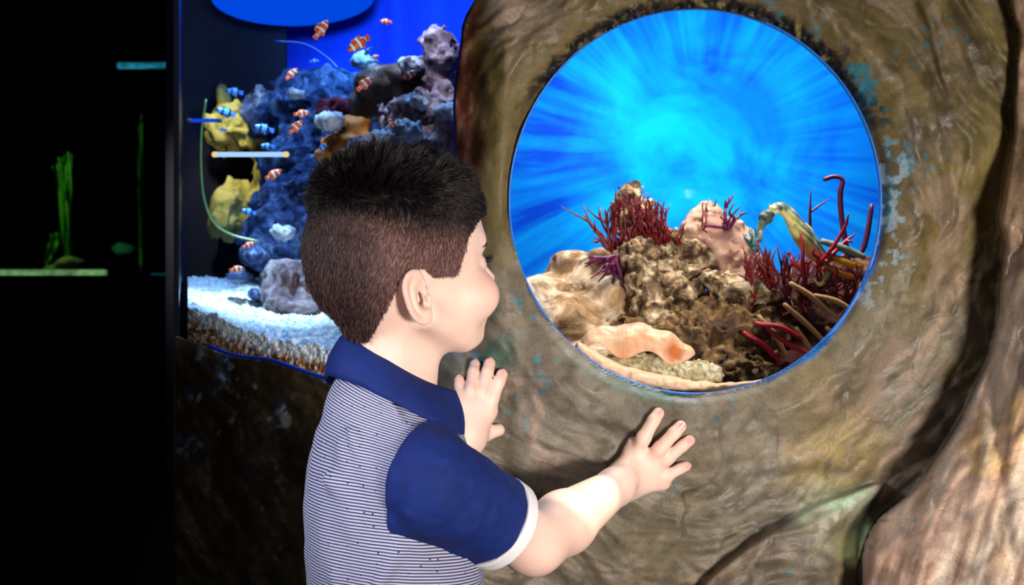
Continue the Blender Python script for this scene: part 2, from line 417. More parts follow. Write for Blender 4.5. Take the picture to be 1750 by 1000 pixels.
    # blue and teal paint left along the window, black flecks above it
    r = ering(u, v); th = np.degrees(np.arctan2(-(v-VC)/VR, (u-UC)/UR))
    rr = (r-1)*320
    right = sm(-80, -55, th)*sm(62, 40, th)
    teal, sky = cc((40,140,165)), cc((40,120,205))
    col = bl(col, np.tile(sky, (len(u), 1)), right*sm(10, 2, rr+5*n2)*sm(2, -2, th-4))
    spl = sm(.42, .5, n3*.7+n2*.55-rr/95*.35+.28)
    col = bl(col, np.tile(teal, (len(u), 1)), spl*sm(-30, -14, th)*sm(62, 48, th)*sm(75, 40, rr)*.85)
    col = bl(col, np.tile(cc((178,196,205)), (len(u), 1)), sm(.30, .42, n3*.8+.3*n2)*sm(-36, -22, th)*sm(22, 10, th)*sm(70, 30, rr)*.9)
    col = bl(col, np.tile(teal, (len(u), 1)), sm(1.02, 1.08, n3*.75+n1*.4+.18*vnoise(np.stack([u/55,v/55,0*u],1), 120)*3)*sm(500, 300, rr)*.6)
    col = bl(col, np.tile(cc((60,120,104)), (len(u), 1)), sm(.1, .8, n1+.2*n2)*sm(70, 20, np.hypot((u-830), (v-590)*.8))*.8)
    col = bl(col, np.tile(cc((56,112,104)), (len(u), 1)), sm(-130, -110, th)*sm(-86, -100, th)*sm(40, 10, rr+10*n2)*.6)
    blk = sm(16, 26, th)*sm(156, 140, th)*sm(30, 14, rr+13*n2+6*n3)
    col = bl(col, np.tile(cc((28,28,34)), (len(u), 1)), blk*sm(-.6, -.2, n2+.8*n3+.25)*.96)
    col = bl(col, np.tile(cc((24,40,56)), (len(u), 1)), sm(16,26,th)*sm(50,40,th)*sm(44,26,rr+14*n2)*sm(.05,.2,n3)*.9)
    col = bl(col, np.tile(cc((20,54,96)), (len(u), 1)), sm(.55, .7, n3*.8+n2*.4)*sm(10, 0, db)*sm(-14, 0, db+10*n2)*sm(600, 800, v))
    col = col*(1+.10*n2)[:,None]
    rq = ering(u, v); tq = np.arctan2((v-VC)/VR, (u-UC)/UR)
    stk = fbm(np.stack([np.cos(tq)*2.4, np.sin(tq)*2.4, rq*13+1.5*n1], 1), 3, 133)
    st2 = fbm(np.stack([np.cos(tq)*1.7, np.sin(tq)*1.7, rq*7+2*n1], 1), 4, 134)
    vs_ = fbm(np.stack([(u+.3*v)/28, v/260, 0*u], 1), 4, 135)
    col = bl(col, np.tile(cc((176,150,132)), (len(u), 1)), sm(.1, .7, st2)*sm(0, 10, db)*sm(1.05, 1.3, rq)*.55*(u > 860))
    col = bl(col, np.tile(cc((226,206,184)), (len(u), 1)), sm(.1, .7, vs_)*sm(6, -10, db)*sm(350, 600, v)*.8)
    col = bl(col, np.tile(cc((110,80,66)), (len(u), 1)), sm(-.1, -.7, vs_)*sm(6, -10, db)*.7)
    col = col*(1+.34*stk*sm(1.05, 1.3, rq))[:,None]
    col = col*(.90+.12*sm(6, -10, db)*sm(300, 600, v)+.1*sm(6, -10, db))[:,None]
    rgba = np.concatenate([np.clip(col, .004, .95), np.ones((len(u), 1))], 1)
    used = np.unique(F); remap = np.full(len(u), -1); remap[used] = np.arange(len(used))
    X = X[used]; rgba = rgba[used]; F = remap[F]; uu = u[used]; vv = v[used]
    # reveals: push every open edge back into the rock
    E = np.concatenate([F[:, [0,1]], F[:, [1,2]], F[:, [2,3]], F[:, [3,0]]])
    key = np.sort(E, 1); kk = key[:,0]*10**7+key[:,1]; _, inv, c = np.unique(kk, return_inverse=True, return_counts=True)
    Eb = E[c[inv] == 1]; bv = np.unique(Eb); m2 = np.full(len(X), -1)
    XX = [X]; CC = [rgba]; FF = [F]; base = len(X); prev = bv.copy(); cur = X[bv].copy(); bc = rgba[bv]
    rim = ering(uu[bv], vv[bv]) < 1.1
    for st, sc in ((.006, .0), (.03, .0), (.06, 0)):
        nx = X[bv].copy(); nx[:,1] += st; cxz = np.where(rim[:,None], P(UC, VC, 1.65)[[0,2]], P(540, 300, 1.9)[[0,2]]); nx[:,[0,2]] += (nx[:,[0,2]]-cxz)*st*1.1
        idx = np.full(len(X), -1); idx[bv] = base+np.arange(len(bv)); pidx = np.full(len(X), -1); pidx[bv] = prev
        XX.append(nx); CC.append(bc); FF.append(np.stack([pidx[Eb[:,1]], pidx[Eb[:,0]], idx[Eb[:,0]], idx[Eb[:,1]]], 1)); prev = base+np.arange(len(bv)); base += len(bv)
    X = np.vstack(XX); rgba = np.vstack(CC); F = np.vstack(FF)[:, ::-1]
    m, t, b = mat('painted_rock', .55, .35)
    v_ = obj_vec(t)
    col = attr(t, 'pigment')
    n = noise(t, v_, 40, 4, .55); n2_ = noise(t, v_, 330, 4, .6)
    c2 = mix(t, 1.0, col, ramp(t, n, [(.28, (.58,.58,.60)), (.5, (.88,.88,.88)), (.75, (1,.98,.94))]), 'MULTIPLY')
    c3 = mix(t, 1.0, c2, ramp(t, n2_, [(.30, (.66,.65,.64)), (.46, (.90,.90,.89)), (.66, (1,1,1))]), 'MULTIPLY')
    t.links.new(c3, b.inputs['Base Color'])
    ad = N(t, 'ShaderNodeMath'); ad.operation = 'MULTIPLY_ADD'; ad.inputs[1].default_value = .35; t.links.new(n, ad.inputs[0]); t.links.new(n2_, ad.inputs[2])
    bump(t, b, ad.outputs[0], .5, .0012)
    t.links.new(ramp(t, n, [(.35, (.34,.34,.34)), (.65, (.68,.68,.68))]), b.inputs['Roughness'])
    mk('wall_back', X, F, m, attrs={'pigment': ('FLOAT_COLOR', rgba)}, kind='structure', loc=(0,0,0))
build_wall()
# ---- round window: frame strip, clear bowed pane
def ring_pt(a, r, dy):
    u = UC+UR*r*np.cos(a); v = VC-VR*r*np.sin(a); d = float(wall_base(u)); q = P(u, v, d+.012); q[1] += dy; return q
glass = pane_mat('acrylic')
aa = np.linspace(0, 2*PI, 160, endpoint=False)
V = []; rs = np.concatenate([np.linspace(0, .9, 12), np.linspace(.93, 1.0, 5)])
for r in rs[1:]:
    for a in aa: V.append(ring_pt(a, r, .006+.055*(1-r*r)))
V = np.vstack([V]); F = [tuple(q) for q in gridF(len(rs)-1, len(aa), True)]
V = np.vstack([V, [ring_pt(0, 0, .061)]])
F += [(len(V)-1, (j+1) % len(aa), j) for j in range(len(aa))]
win = empty('window_1', tuple(ring_pt(0, 0, 0)*np.array([1,1,1]))); tag(win, kind='structure')
mk('window_pane', V, F, glass, win, label='clear bowed pane of the round window')
bluepaint = plain('blue_sealant', (20,110,215), .35, .5, .2, 300, .3)
V = []
for a in aa:
    w = 1+.25*math.sin(a*9)+.2*math.sin(a*23+1)
    for rr_, dy in ((1.006, -.002), (1.0-.0015*w, -.003), (.9965-.0025*w*(.4+.6*(math.cos(a+.5) > 0)), .000), (.997, .006), (1.003, .008)): V.append(ring_pt(a, rr_, dy))
mk('window_frame', V, [tuple(q) for q in gridF(len(aa), 5)]+[((len(aa)-1)*5+j, j, j+1, (len(aa)-1)*5+j+1) for j in range(4)], bluepaint, win, label='blue sealant strip round the pane')
# ---- left tank window: pane bowed, blue seal line
tp = smooth_poly(TANK, 6)
def tpt(u, v, dy): q = P(u, v, float(wall_base(u))+.015); q[1] += dy; return q
ctr = tpt(540, 300, .01)
w2 = empty('window_2', tuple(ctr)); tag(w2, kind='structure')
V = [tpt(u, v, .035) for u, v in tp]; n = len(V)
cu, cv = 540, 300; rings = [V]
for k in (.75, .5, .25): rings.append([tpt(cu+(u-cu)*k, cv+(v-cv)*k, .035) for u, v in tp])
V = np.vstack(rings+[[tpt(cu, cv, .035)]]); F = [tuple(q) for q in gridF(4, n, True)]+[(4*n, 3*n+(j+1) % n, 3*n+j) for j in range(n)]
mk('window_pane', V, F, glass, w2, label='clear pane of the left tank')
seal = plain('deep_blue_sealant', (16,40,150), .3, .6)
p2_ = [tpt(u, v, .022) for u, v in tp if v > -80 and (u > 700 or v > 592)]; p2_.sort(key=lambda q: (q[0]*0)); k0 = [i for i in range(len(p2_))]
mk('window_frame', *tube(np.array(p2_), .0035, 8, 1), seal, w2, label='dark blue seal round the left pane')

# ------------------------------------------------------------ the room shell
dark = plain('dark_paint', (14,15,22), .9, .1)
floorm = plain('dark_floor', (26,24,26), .6, .3, .2, 40, .3)
mk('floor', *box((-3.2,-1.2,-.05), (3.2,6.5,0)), floorm, kind='structure', smooth=False)
mk('ceiling', *box((-3.2,-1.2,2.6), (3.2,6.5,2.65)), dark, kind='structure', smooth=False)
mk('wall_left', *box((-3.25,-1.2,0), (-3.2,6.5,2.6)), dark, kind='structure', smooth=False)
mk('wall_right', *box((3.2,-1.2,0), (3.25,6.5,2.6)), dark, kind='structure', smooth=False)
mk('wall_far', *box((-3.2,6.45,0), (3.2,6.5,2.6)), dark, kind='structure', smooth=False)
# ------------------------------------------------------------ the boy
HO = P(688, 474, 1.405)                                   # head origin, ear level, mid-skull
yaw = math.radians(33); pit = math.radians(7)
Fh = np.array([math.cos(yaw)*math.cos(pit), math.sin(yaw)*math.cos(pit), math.sin(pit)])
Rh = np.array([math.sin(yaw), -math.cos(yaw), 0.]); Uh = -np.cross(Fh, Rh)
if Uh[2] < 0: Uh = -Uh
HM = np.stack([Fh, Rh, Uh], 1)                            # columns forward, right, up
HS = .965
def hl(p): return (p-HO)@HM/HS
def hw(f, s, u): return HO+HM@np.array([f, s, u])*HS
def ear(q, sg):
    # local ear axes: x backwards-outwards, y up, z outwards normal
    c = np.array([-.017, sg*.0705, -.0165]); fl = math.radians(17)
    X = np.array([-math.cos(fl), sg*math.sin(fl), 0.]); Z = np.array([math.sin(fl), sg*math.cos(fl), 0.])
    Yv = np.array([-.16, 0, .987]); X = X-Yv*(X@Yv); X /= np.linalg.norm(X); Yv /= np.linalg.norm(Yv); Z = np.cross(X, Yv); Z *= np.sign(Z[1]*sg)
    e = q-c; x, y, z = e@X-.008, e@Yv, e@Z
    a, b = .0155+.0035*(y > 0)*y/.023, .0240
    k = np.sqrt((x/a)**2+(y/b)**2); dd = (k-1)*.0165
    rim = np.sqrt(dd**2+(z-.001)**2)-.0031+np.where(x < -.008, (-.008-x)*.5, 0)
    plate = np.maximum(dd, np.abs(z+.002)-.0022)
    k2 = np.sqrt(((x+.002)/.0088)**2+((y+.001)/.0165)**2); d2 = (k2-1)*.0105
    anti = np.sqrt(d2**2+(z-.0008)**2)-.0024+np.where(x < -.004, (-.004-x)*.8, 0)
    lobe = ell(np.stack([x, y, z], 1), (-.004, -.0200, 0), (.0080, .0080, .0042))
    s = smin(smin(rim, plate, .003), smin(anti, lobe, .004), .003)
    dent = ell(np.stack([x, y, z], 1), (-.005, -.003, .003), (.0066, .0100, .0075))
    s = smax(s, -dent, .002)
    trag = ell(np.stack([x, y, z], 1), (-.0125, -.005, .001), (.0032, .0052, .0035))
    return smin(s, trag, .002)
def head_sdf(p):
    q = hl(p)
    d = ell(q, (-.008, 0, .034), (.0905, .0715, .078))                   # cranium
    d = smin(d, ell(q, (-.030, 0, .012), (.062, .060, .062)), .02)        # back of skull
    d = smin(d, ell(q, (.034, 0, .042), (.056, .060, .050)), .02)         # forehead
    d = smin(d, ell(q, (.036, 0, -.022), (.054, .054, .056)), .018)       # face
    for s in (-1, 1):
        d = smin(d, cap(q, (-.004, s*.050, -.040), (.058, s*.014, -.070), .014, .014), .022)   # jaw
        d = smin(d, ell(q, (.062, s*.034, -.027), (.028, .026, .026)), .014)  # cheek
    d = smin(d, ell(q, (.073, 0, -.070), (.014, .016, .012)), .014)       # chin
    d = smin(d, ell(q, (.078, 0, -.046), (.016, .022, .017)), .012)       # muzzle
    d = smin(d, ell(q, (.074, 0, .028), (.014, .040, .010)), .014)        # brow
    for s in (-1, 1): d = smax(d, -ell(q, (.100, s*.030, .006), (.017, .016, .011)), .010)      # sockets
    for s in (-1, 1): d = smin(d, ell(q, (.0702, s*.029, .005), (.0135, .0135, .0105)), .003)    # lids
    for s in (-1, 1): d = smax(d, -ell(q, (.0852, s*.0298, .0052), (.0085, .0098, .0040)), .0012)
    d = smin(d, cap(q, (.086, 0, .012), (.103, 0, -.013), .0058, .0078), .007)                  # nose
    for s in (-1, 1): d = smin(d, ell(q, (.0965, s*.0085, -.0175), (.0065, .0055, .005)), .004)
    d = smin(d, ell(q, (.0915, 0, -.0375), (.0075, .0175, .0038)), .0025)
    d = smin(d, ell(q, (.0895, 0, -.0475), (.0075, .0150, .0042)), .0025)
    d = smax(d, -cap(q, (.095, -.016, -.0405), (.095, .016, -.0405), .0016), .0015)
    for s in (-1, 1): d = smax(d, -cap(q, (.094, s*.016, -.0405), (.084, s*.027, -.037), .0012), .002)
    for s in (-1, 1): d = smin(d, ear(q, s), .0025)
    return d*HS
# frame of the trunk
ty = math.radians(28); Ft = np.array([math.cos(ty), math.sin(ty), 0]); Rt = np.array([math.sin(ty), -math.cos(ty), 0]); Ut = np.array([0, 0, 1.])
TM = np.stack([Ft, Rt, Ut], 1)
Tc = P(672, 800, 1.43)
NB = P(664, 655, 1.415)
shR = P(733, 813, 1.335); shL = np.array([-.150, 1.505, shR[2]])
elR = P(912, 930, 1.435); wrR = P(1052, 832, 1.578)
elL = np.array([-.128, 1.592, .672]); wrL = wall_point(797, 752, .028)
def trunk_sdf(p, o=0.):
    q = (p-Tc)@TM
    d = ell(q, (-.004, 0, -.022), (.074, .100, .106))
    d = smin(d, ell(q, (.004, 0, -.13), (.078, .094, .13)), .05)
    d = smin(d, ell(q, (-.012, 0, -.24), (.082, .098, .09)), .04)
    d = smin(d, cap(p, NB-np.array([0,0,.052]), shR+np.array([-.010, .012, -.006]), .036, .034), .022)
    d = smin(d, cap(p, NB-np.array([0,0,.052]), shL, .036, .036), .025)
    return d-o
def fdir(a, b): d = np.array(b)-np.array(a); return d/np.linalg.norm(d)
# digits: (base px, tip px, radius at base, radius at tip); the hand lies flat on the rock
handR = dict(w=(1052, 832, .030), palm=[(1090, 776), (1110, 786), (1122, 802), (1130, 822)],
    dig=[((1090, 768), (1107, 733), (1125, 707), .0086, .0070, 'i'), ((1113, 781), (1139, 754), (1163, 729), .0086, .0070, 'm'),
         ((1123, 797), (1151, 773), (1178, 753), .0084, .0068, 'r'), ((1128, 818), (1150, 806), (1172, 797), .0076, .0062, 'p')],
    th=[(1072, 800, .018), (1079, 772, .013), (1082, 757, .0095)])
handL = dict(w=(797, 752, .028), palm=[(833, 703), (820, 694), (806, 690), (794, 690)],
    dig=[((833, 700), (846, 668), (858, 640), .0086, .0070, 'i'), ((819, 690), (828, 655), (837, 621), .0086, .0070, 'm'),
         ((804, 688), (806, 652), (812, 624), .0084, .0068, 'r'), ((791, 690), (787, 668), (785, 650), .0076, .0062, 'p')],
    th=[(808, 742, .016), (828, 742, .012), (852, 735, .0088)])
def dig_pts(d):
    (a, m, t, ra, rt, k) = d
    A = wall_point(a[0], a[1], .0155); M_ = wall_point(m[0], m[1], .0145); T = wall_point(t[0], t[1], rt+.0002)
    K = M_*.55+A*.45; K[1] -= .0035; J = M_*.45+T*.55; J[1] -= .0008
    return A, K, J, T
def hand_sdf(p, H, wr):
    ds = None
    pal = [wall_point(u, v, .0155) for u, v in H['palm']]
    w = wall_point(H['w'][0], H['w'][1], H['w'][2])
    lohand = np.minimum.reduce(pal+[w])-.11; hihand = np.maximum.reduce(pal+[w])+.11
    out = np.full(len(p), .06); msk = ((p > lohand) & (p < hihand)).all(1)
    out[~msk] = np.maximum(np.linalg.norm(p[~msk]-w, axis=1)-.14, .02)
    q = p[msk]
    if not len(q): return out
    d = None
    for i, k in enumerate(pal):
        c = cap(q, w+(k-w)*.15, k, .0175, .0105 if i < 3 else .0100); d = c if d is None else smin(d, c, .012)
    d = smin(d, cap(q, pal[0], pal[3], .0095, .0090), .010)
    dg = None
    for g in H['dig']:
        A, K, J, T = dig_pts(g); ra, rt = g[3], g[4]
        s = smin(cap(q, A, K, ra*1.02, ra*.96), smin(cap(q, K, J, ra*.98, rt*1.03), cap(q, J, T, rt*1.03, rt), .003), .004)
        # knuckle creases
        ax = fdir(K, J)
        for c0 in (K, J):
            for o in (-.0014, .0014): s = s+.00045*np.exp(-(((q-c0)@ax-o)/.0007)**2)*np.exp(-((q-c0-np.array([0,-.008,0]))**2).sum(1)/.00012)
        # nail bed: flatten the top of the tip a little
        s = s+.0006*np.exp(-((q-(T+ax*-.001+np.array([0,-.0085,0])))**2).sum(1)/.00003)
        dg = s if dg is None else smin(dg, s, .0012)
    d = smin(d, dg, .005)
    for g in H['dig']:
        A = dig_pts(g)[0]; d = d-.0012*np.exp(-((q-(A+np.array([0,-.010,0])))**2).sum(1)/.00006)
    th = [wall_point(*t) for t in H['th']]
    s = smin(cap(q, w+(th[0]-w)*.5, th[0], .013, .0125), smin(cap(q, th[0], th[1], .0125, .0092), cap(q, th[1], th[2], .0092, .0075), .004), .008)
    d = smin(d, s, .007)
    out[msk] = d
    return out
def arms_sdf(p):
    d = cap(p, shR, elR, .0375, .0300)
    d = smin(d, smin(cap(p, elR, elR+(wrR-elR)*.35, .0300, .0325), cap(p, elR+(wrR-elR)*.35, wrR, .0325, .0205), .012), .014)
    d = smin(d, cap(p, wrR, wall_point(1070, 818, .022), .0205, .0185), .01)
    l = cap(p, shL, elL, .040, .030)
    l = smin(l, smin(cap(p, elL, elL+(wrL-elL)*.35, .029, .031), cap(p, elL+(wrL-elL)*.35, wrL, .031, .020), .012), .014)
    return smin(d, l, .004)
def neck_sdf(p):
    a = hw(-.020, 0, -.030)
    d = cap(p, a, NB+np.array([-.004, 0, -.01]), .0375, .042)
    d = smin(d, cap(p, hw(.012, 0, -.045), NB+Ft*.022, .026, .028), .02)
    return d
def body_sdf(p):
    d = smin(head_sdf(p), neck_sdf(p), .018)
    d = smin(d, trunk_sdf(p), .02)
    d = smin(d, arms_sdf(p), .012)
    d = smin(d, hand_sdf(p, handR, wrR), .010)
    d = smin(d, hand_sdf(p, handL, wrL), .010)
    return d
skin, t, b = mat('skin', .48, .35)
v_ = obj_vec(t)
base = ramp(t, noise(t, v_, 28, 4, .6), [(.25, (240,198,180)), (.7, (247,213,197))])
b.inputs['Subsurface Weight'].default_value = .12; b.inputs['Subsurface Radius'].default_value = (.012, .005, .003); b.inputs['Subsurface Scale'].default_value = 1
fl = attr(t, 'flush', 'Fac')
t.links.new(mix(t, fl, base, lin((232,128,118))), b.inputs['Base Color'])
bump(t, b, noise(t, v_, 900, 3), .12, .0004)
boy = empty('person', (float(Tc[0]), float(Tc[1]), 0.0), 'young boy in a pinstriped polo shirt pressing both hands to the rock wall', 'person')
lo = (-.235, 1.27, .52); hi = (.225, 1.72, 1.14)
V, F = nets(body_sdf, lo, hi, .0021)
fl = np.zeros(len(V))
q = hl(V)
for sg in (-1, 1):
    fl += .30*np.exp(-(((q-np.array([.070, sg*.045, -.018]))/.020)**2).sum(1))
    e = np.abs(q[:,1])-.072
fl += .45*sm(.003, .010, np.abs(q[:,1])-.0735)*(np.abs(q[:,2]+.02) < .035)*(np.abs(q[:,0]+.022) < .03)
fl += .6*np.exp(-(((q-np.array([.094, 0, -.042]))/np.array([.01, .020, .009]))**2).sum(1))
for H in (handR, handL):
    for g in H['dig']:
        A, K, J, T = dig_pts(g)
        fl += .35*np.exp(-((V-T)**2).sum(1)/.00009)+.16*np.exp(-((V-K)**2).sum(1)/.00006)+.14*np.exp(-((V-A)**2).sum(1)/.00010)
fl += .22*np.exp(-((V-elR-np.array([0.0,0,-.02]))**2).sum(1)/.0016)
body = mk('body', V, F, skin, boy, attrs={'flush': ('FLOAT', np.clip(fl, 0, .8))})
print('body', len(V))
# finger nails
nailm = plain('nail', (240,170,168), .25, .5)
def nail(c, ax, up, w, l):
    sd = np.cross(ax, up); sd /= np.linalg.norm(sd); V = []
    for i in range(6):
        x = -l/2+l*i/5
        for j in range(7):
            y = (j/6-.5)*2; ww = w*math.sqrt(max(0, 1-(abs(x)/(l*.56))**4))
            V.append(c+ax*x+sd*y*ww-up*(y*y*w*.42)+up*.0002*(1-y*y))
    return np.array(V), [tuple(q) for q in gridF(6, 7)]
for H in (handR, handL):
    for g in H['dig']:
        A, K, J, T = dig_pts(g); ax = fdir(J, T); up = np.array([0,-1.,0]); up = up-ax*(up@ax); up /= np.linalg.norm(up)
        mk('fingernail', *nail(T+ax*.0002+up*(g[4]-.0004), ax, up, .0044, .0085), nailm, body)
# eyes with lids' lashes and brows
def skin_pt(p, off=.0003):
    p = np.array(p)[None]
    for _ in range(5):
        f0 = head_sdf(p); g = np.stack([(head_sdf(p+np.eye(3)[k]*.0004)-f0)/.0004 for k in range(3)], 1); p = p-(f0-off)[:,None]*g/np.maximum((g*g).sum(1), .3)[:,None]
    return p[0]
eyem, t, b = mat('eyeball', .1, .6)
tc = N(t, 'ShaderNodeTexCoord'); ln = N(t, 'ShaderNodeVectorMath'); ln.operation = 'DISTANCE'
b.inputs['Base Color'].default_value = (.85,.84,.82,1)
iris = plain('iris', (70,45,28), .1, .7); hairm_dark = plain('lash', (26,16,14), .6, .3)
for sg in (-1, 1):
    e = mk('eye', *sphere(hw(.0724, sg*.029, .005), .0112, 20, 14), eyem, body)
    mk('iris', *sphere(hw(.0812, sg*.0303, .006), .0052, 14, 8, M=HM@np.diag([.5,1,1])@HM.T), iris, e)
    L_ = []
    for i in range(15):
        a = -1+2*i/14; p0 = hw(.0830-.006*a*a, sg*(.029+.013*a), .0100-.004*a*a)
        L_.append(tube([p0, p0+HM@np.array([.005, sg*.0012*a, .0006]), p0+HM@np.array([.0085, sg*.002*a, .0036])], [.0004, .0003, .00012], 4, 2))
    mk('eyelashes', *join(L_), hairm_dark, body)
    L_ = []
    for i in range(40):
        a = rng.uniform(-1, 1); p0 = hw(.0865-.010*abs(a)**1.6, sg*(.029+.019*a), .0250-.004*a*a+rng.uniform(-.0015, .0015))
        pp_ = [skin_pt(p0), skin_pt(p0+HM@np.array([.0, sg*.0035, .0008])), skin_pt(p0+HM@np.array([-.002, sg*.0065, -.0004]))]
        L_.append(tube(pp_, [.00045, .0004, .00012], 4, 1))
    mk('eyebrow', *join(L_), hairm_dark, body)
# ------------------------------------------------------------ hair
def hair_line(q):
    f = q[:,0]
    h = np.interp(f, [-.2,-.056,-.053,-.040,-.034,-.014,.0,.029,.034,.043,.056,.070,.2], [-.060,-.060,-.048,.0,.008,.010,-.001,-.003,.006,.032,.044,.052,.055])
    return q[:,2]-h+.0016*vnoise(q*260, 5)
def hair_thick(q):
    return .0022+.0080*sm(.045, .095, q[:,2]-.4*np.clip(-.05-q[:,0], 0, .04))+.003*sm(.03, .07, q[:,2])*sm(.0, .06, q[:,0])
def hair_sdf(p):
    q = hl(p)
    d = ell(q, (-.008, 0, .034), (.0905, .0715, .078))
    d = smin(d, ell(q, (-.030, 0, .012), (.062, .060, .062)), .02)
    d = smin(d, ell(q, (.034, 0, .042), (.056, .060, .050)), .02)
    d = smin(d, ell(q, (.036, 0, -.022), (.054, .054, .056)), .018)
    d = d*HS
    d = smin(d, neck_sdf(p), .018)
    for s in (-1, 1): d = smin(d, 1e9+0*d, .01) if False else d
    d = d-hair_thick(q)+.0009*vnoise(q*np.array([300, 300, 90]), 9)
    d = smax(d, -hair_line(q)*.8, .0022)
    return smax(d, -ell(q, (-.022, -.076, -.018), (.024, .012, .024))*0+-9, .001) if False else d
hm, t, b = mat('hair_cap', .55, .35)
t.links.new(attr(t, 'tone'), b.inputs['Base Color'])
bump(t, b, noise(t, obj_vec(t, (1, 1, .25)), 900, 3), .6, .001)
def hair_tone(q):
    top = sm(.022, .062, q[:,2]+.03*sm(.02, .09, q[:,0])-.02*sm(.0,-.06,q[:,0]))
    back = sm(-.02, -.085, q[:,0]+.35*(np.abs(q[:,1])-.04))
    low = sm(-.025, -.05, q[:,2])*sm(-.02,-.05,q[:,0])
    k = np.clip(np.maximum(np.maximum(top, back*.75), low*.8), 0, 1)[:,None]
    c = np.array(lin((128,92,86))[:3])*(1-k)+np.array(lin((24,13,15))[:3])*k
    return c
HV, HF = nets(hair_sdf, HO-.13, HO+.15, .0024)
q = hl(HV); tc_ = hair_tone(q)*(1+.25*fbm(q*np.array([260,260,120]), 2, 4)[:,None])
hair = mk('hair', HV, HF, hm, boy, attrs={'tone': ('FLOAT_COLOR', np.concatenate([np.clip(tc_, 0, 1), np.ones((len(q), 1))], 1))}, label='short dark brown hair, spiky on top and clipped at the sides')
# strands
nh = 34000
e = .001; f0 = hair_sdf(HV); gN = np.stack([(hair_sdf(HV+np.eye(3)[k]*e)-f0)/e for k in range(3)], 1)
gN /= np.linalg.norm(gN, axis=1)[:,None]+1e-9
hn = hair_line(q); inner = head_sdf(HV)
cand = np.where((hn > .0008) & (inner > .0005))[0]
pick = rng.choice(cand, nh)
root = HV[pick]+rng.normal(0, .0008, (nh, 3)); nrm = gN[pick]; nl = nrm@HM; qr = q[pick]
topk = sm(.055, .100, qr[:,2]-.5*np.clip(-.05-qr[:,0], 0, .04)); crown = np.array([-.060, .010, .095])
kc = sm(.03, .10, qr[:,2]+.6*np.clip(qr[:,0], -.06, .03))[:,None]
comb = kc*np.stack([np.full(nh, .8), 5*qr[:,1], np.full(nh, -.15)], 1)+(1-kc)*np.stack([-.35+0*topk, 0*topk, -1+0*topk], 1)
# forward fringe lies down, the crown stands up
stand = topk*(.55+.9*np.exp(-((qr-crown)**2).sum(1)/.0028)+.45*sm(.03, -.03, qr[:,0])); stand *= sm(.085, .03, qr[:,0])*.85+.15
comb -= nl*(comb*nl).sum(1)[:,None]; comb /= np.linalg.norm(comb, axis=1)[:,None]+1e-9
ln = (.0042+.0175*topk*rng.uniform(.35, 1.35, nh)+.001)*(1-.5*(hn[pick] < .004)); ln *= 1-.35*sm(.03,.08,qr[:,0])
dirl = comb*(1-.35*stand[:,None])+nl*(.10+stand[:,None]*.95)+rng.normal(0, .16, (nh, 3))+.25*np.stack([vnoise(qr*60+9*k, 30+k) for k in range(3)], 1)*(.3+topk[:,None])
dirl /= np.linalg.norm(dirl, axis=1)[:,None]
tip = root+(dirl@HM.T)*ln[:,None]
nc = 900; cc_ = rng.integers(0, nh, nc)
best = np.zeros(nh, int)
for s in range(0, nh, 4000):
    best[s:s+4000] = ((root[s:s+4000,None]-root[None,cc_])**2).sum(2).argmin(1)
ct = tip[cc_[best]]; k = (.55*topk*(np.linalg.norm(root-root[cc_[best]], axis=1) < .012))[:,None]
tip = tip*(1-k)+ct*k
mid = root*.5+tip*.5+(nrm*(ln*.16)[:,None])
mid2 = root*.2+tip*.8+(nrm*(ln*.12)[:,None])
seg = np.stack([root, mid, mid2, tip], 1)
rad = np.array([.00034, .00030, .0002, .00005])[None,:,None]*(rng.uniform(.7, 1.2, nh)[:,None,None])
dd = tip-root; dd /= np.linalg.norm(dd, axis=1)[:,None]+1e-9
xa = np.cross(dd, rng.normal(0, 1, (nh, 3))); xa /= np.linalg.norm(xa, axis=1)[:,None]; ya = np.cross(dd, xa)
VV = np.stack([seg+rad*(math.cos(a)*xa+math.sin(a)*ya)[:,None,:] for a in (0, 2*PI/3, 4*PI/3)], 2).reshape(-1, 3)
bi = (np.arange(nh)*12)[:,None,None]; ii = (np.arange(3)*3)[None,:,None]; jj = np.arange(3)[None,None,:]; j2 = (jj+1) % 3
FF = np.stack([bi+ii+jj, bi+ii+j2, bi+ii+3+j2, bi+ii+3+jj], -1).reshape(-1, 4)
tn = hair_tone(qr)*rng.uniform(.55, 1.5, nh)[:,None]; tn = np.repeat(tn, 12, 0)
hs, t, b = mat('hair_strand', .42, .5); t.links.new(attr(t, 'tone'), b.inputs['Base Color'])
mk('hair_strand', VV, FF, hs, hair, attrs={'tone': ('FLOAT_COLOR', np.concatenate([np.clip(tn, 0, 1), np.ones((len(tn), 1))], 1))}, kind='stuff')

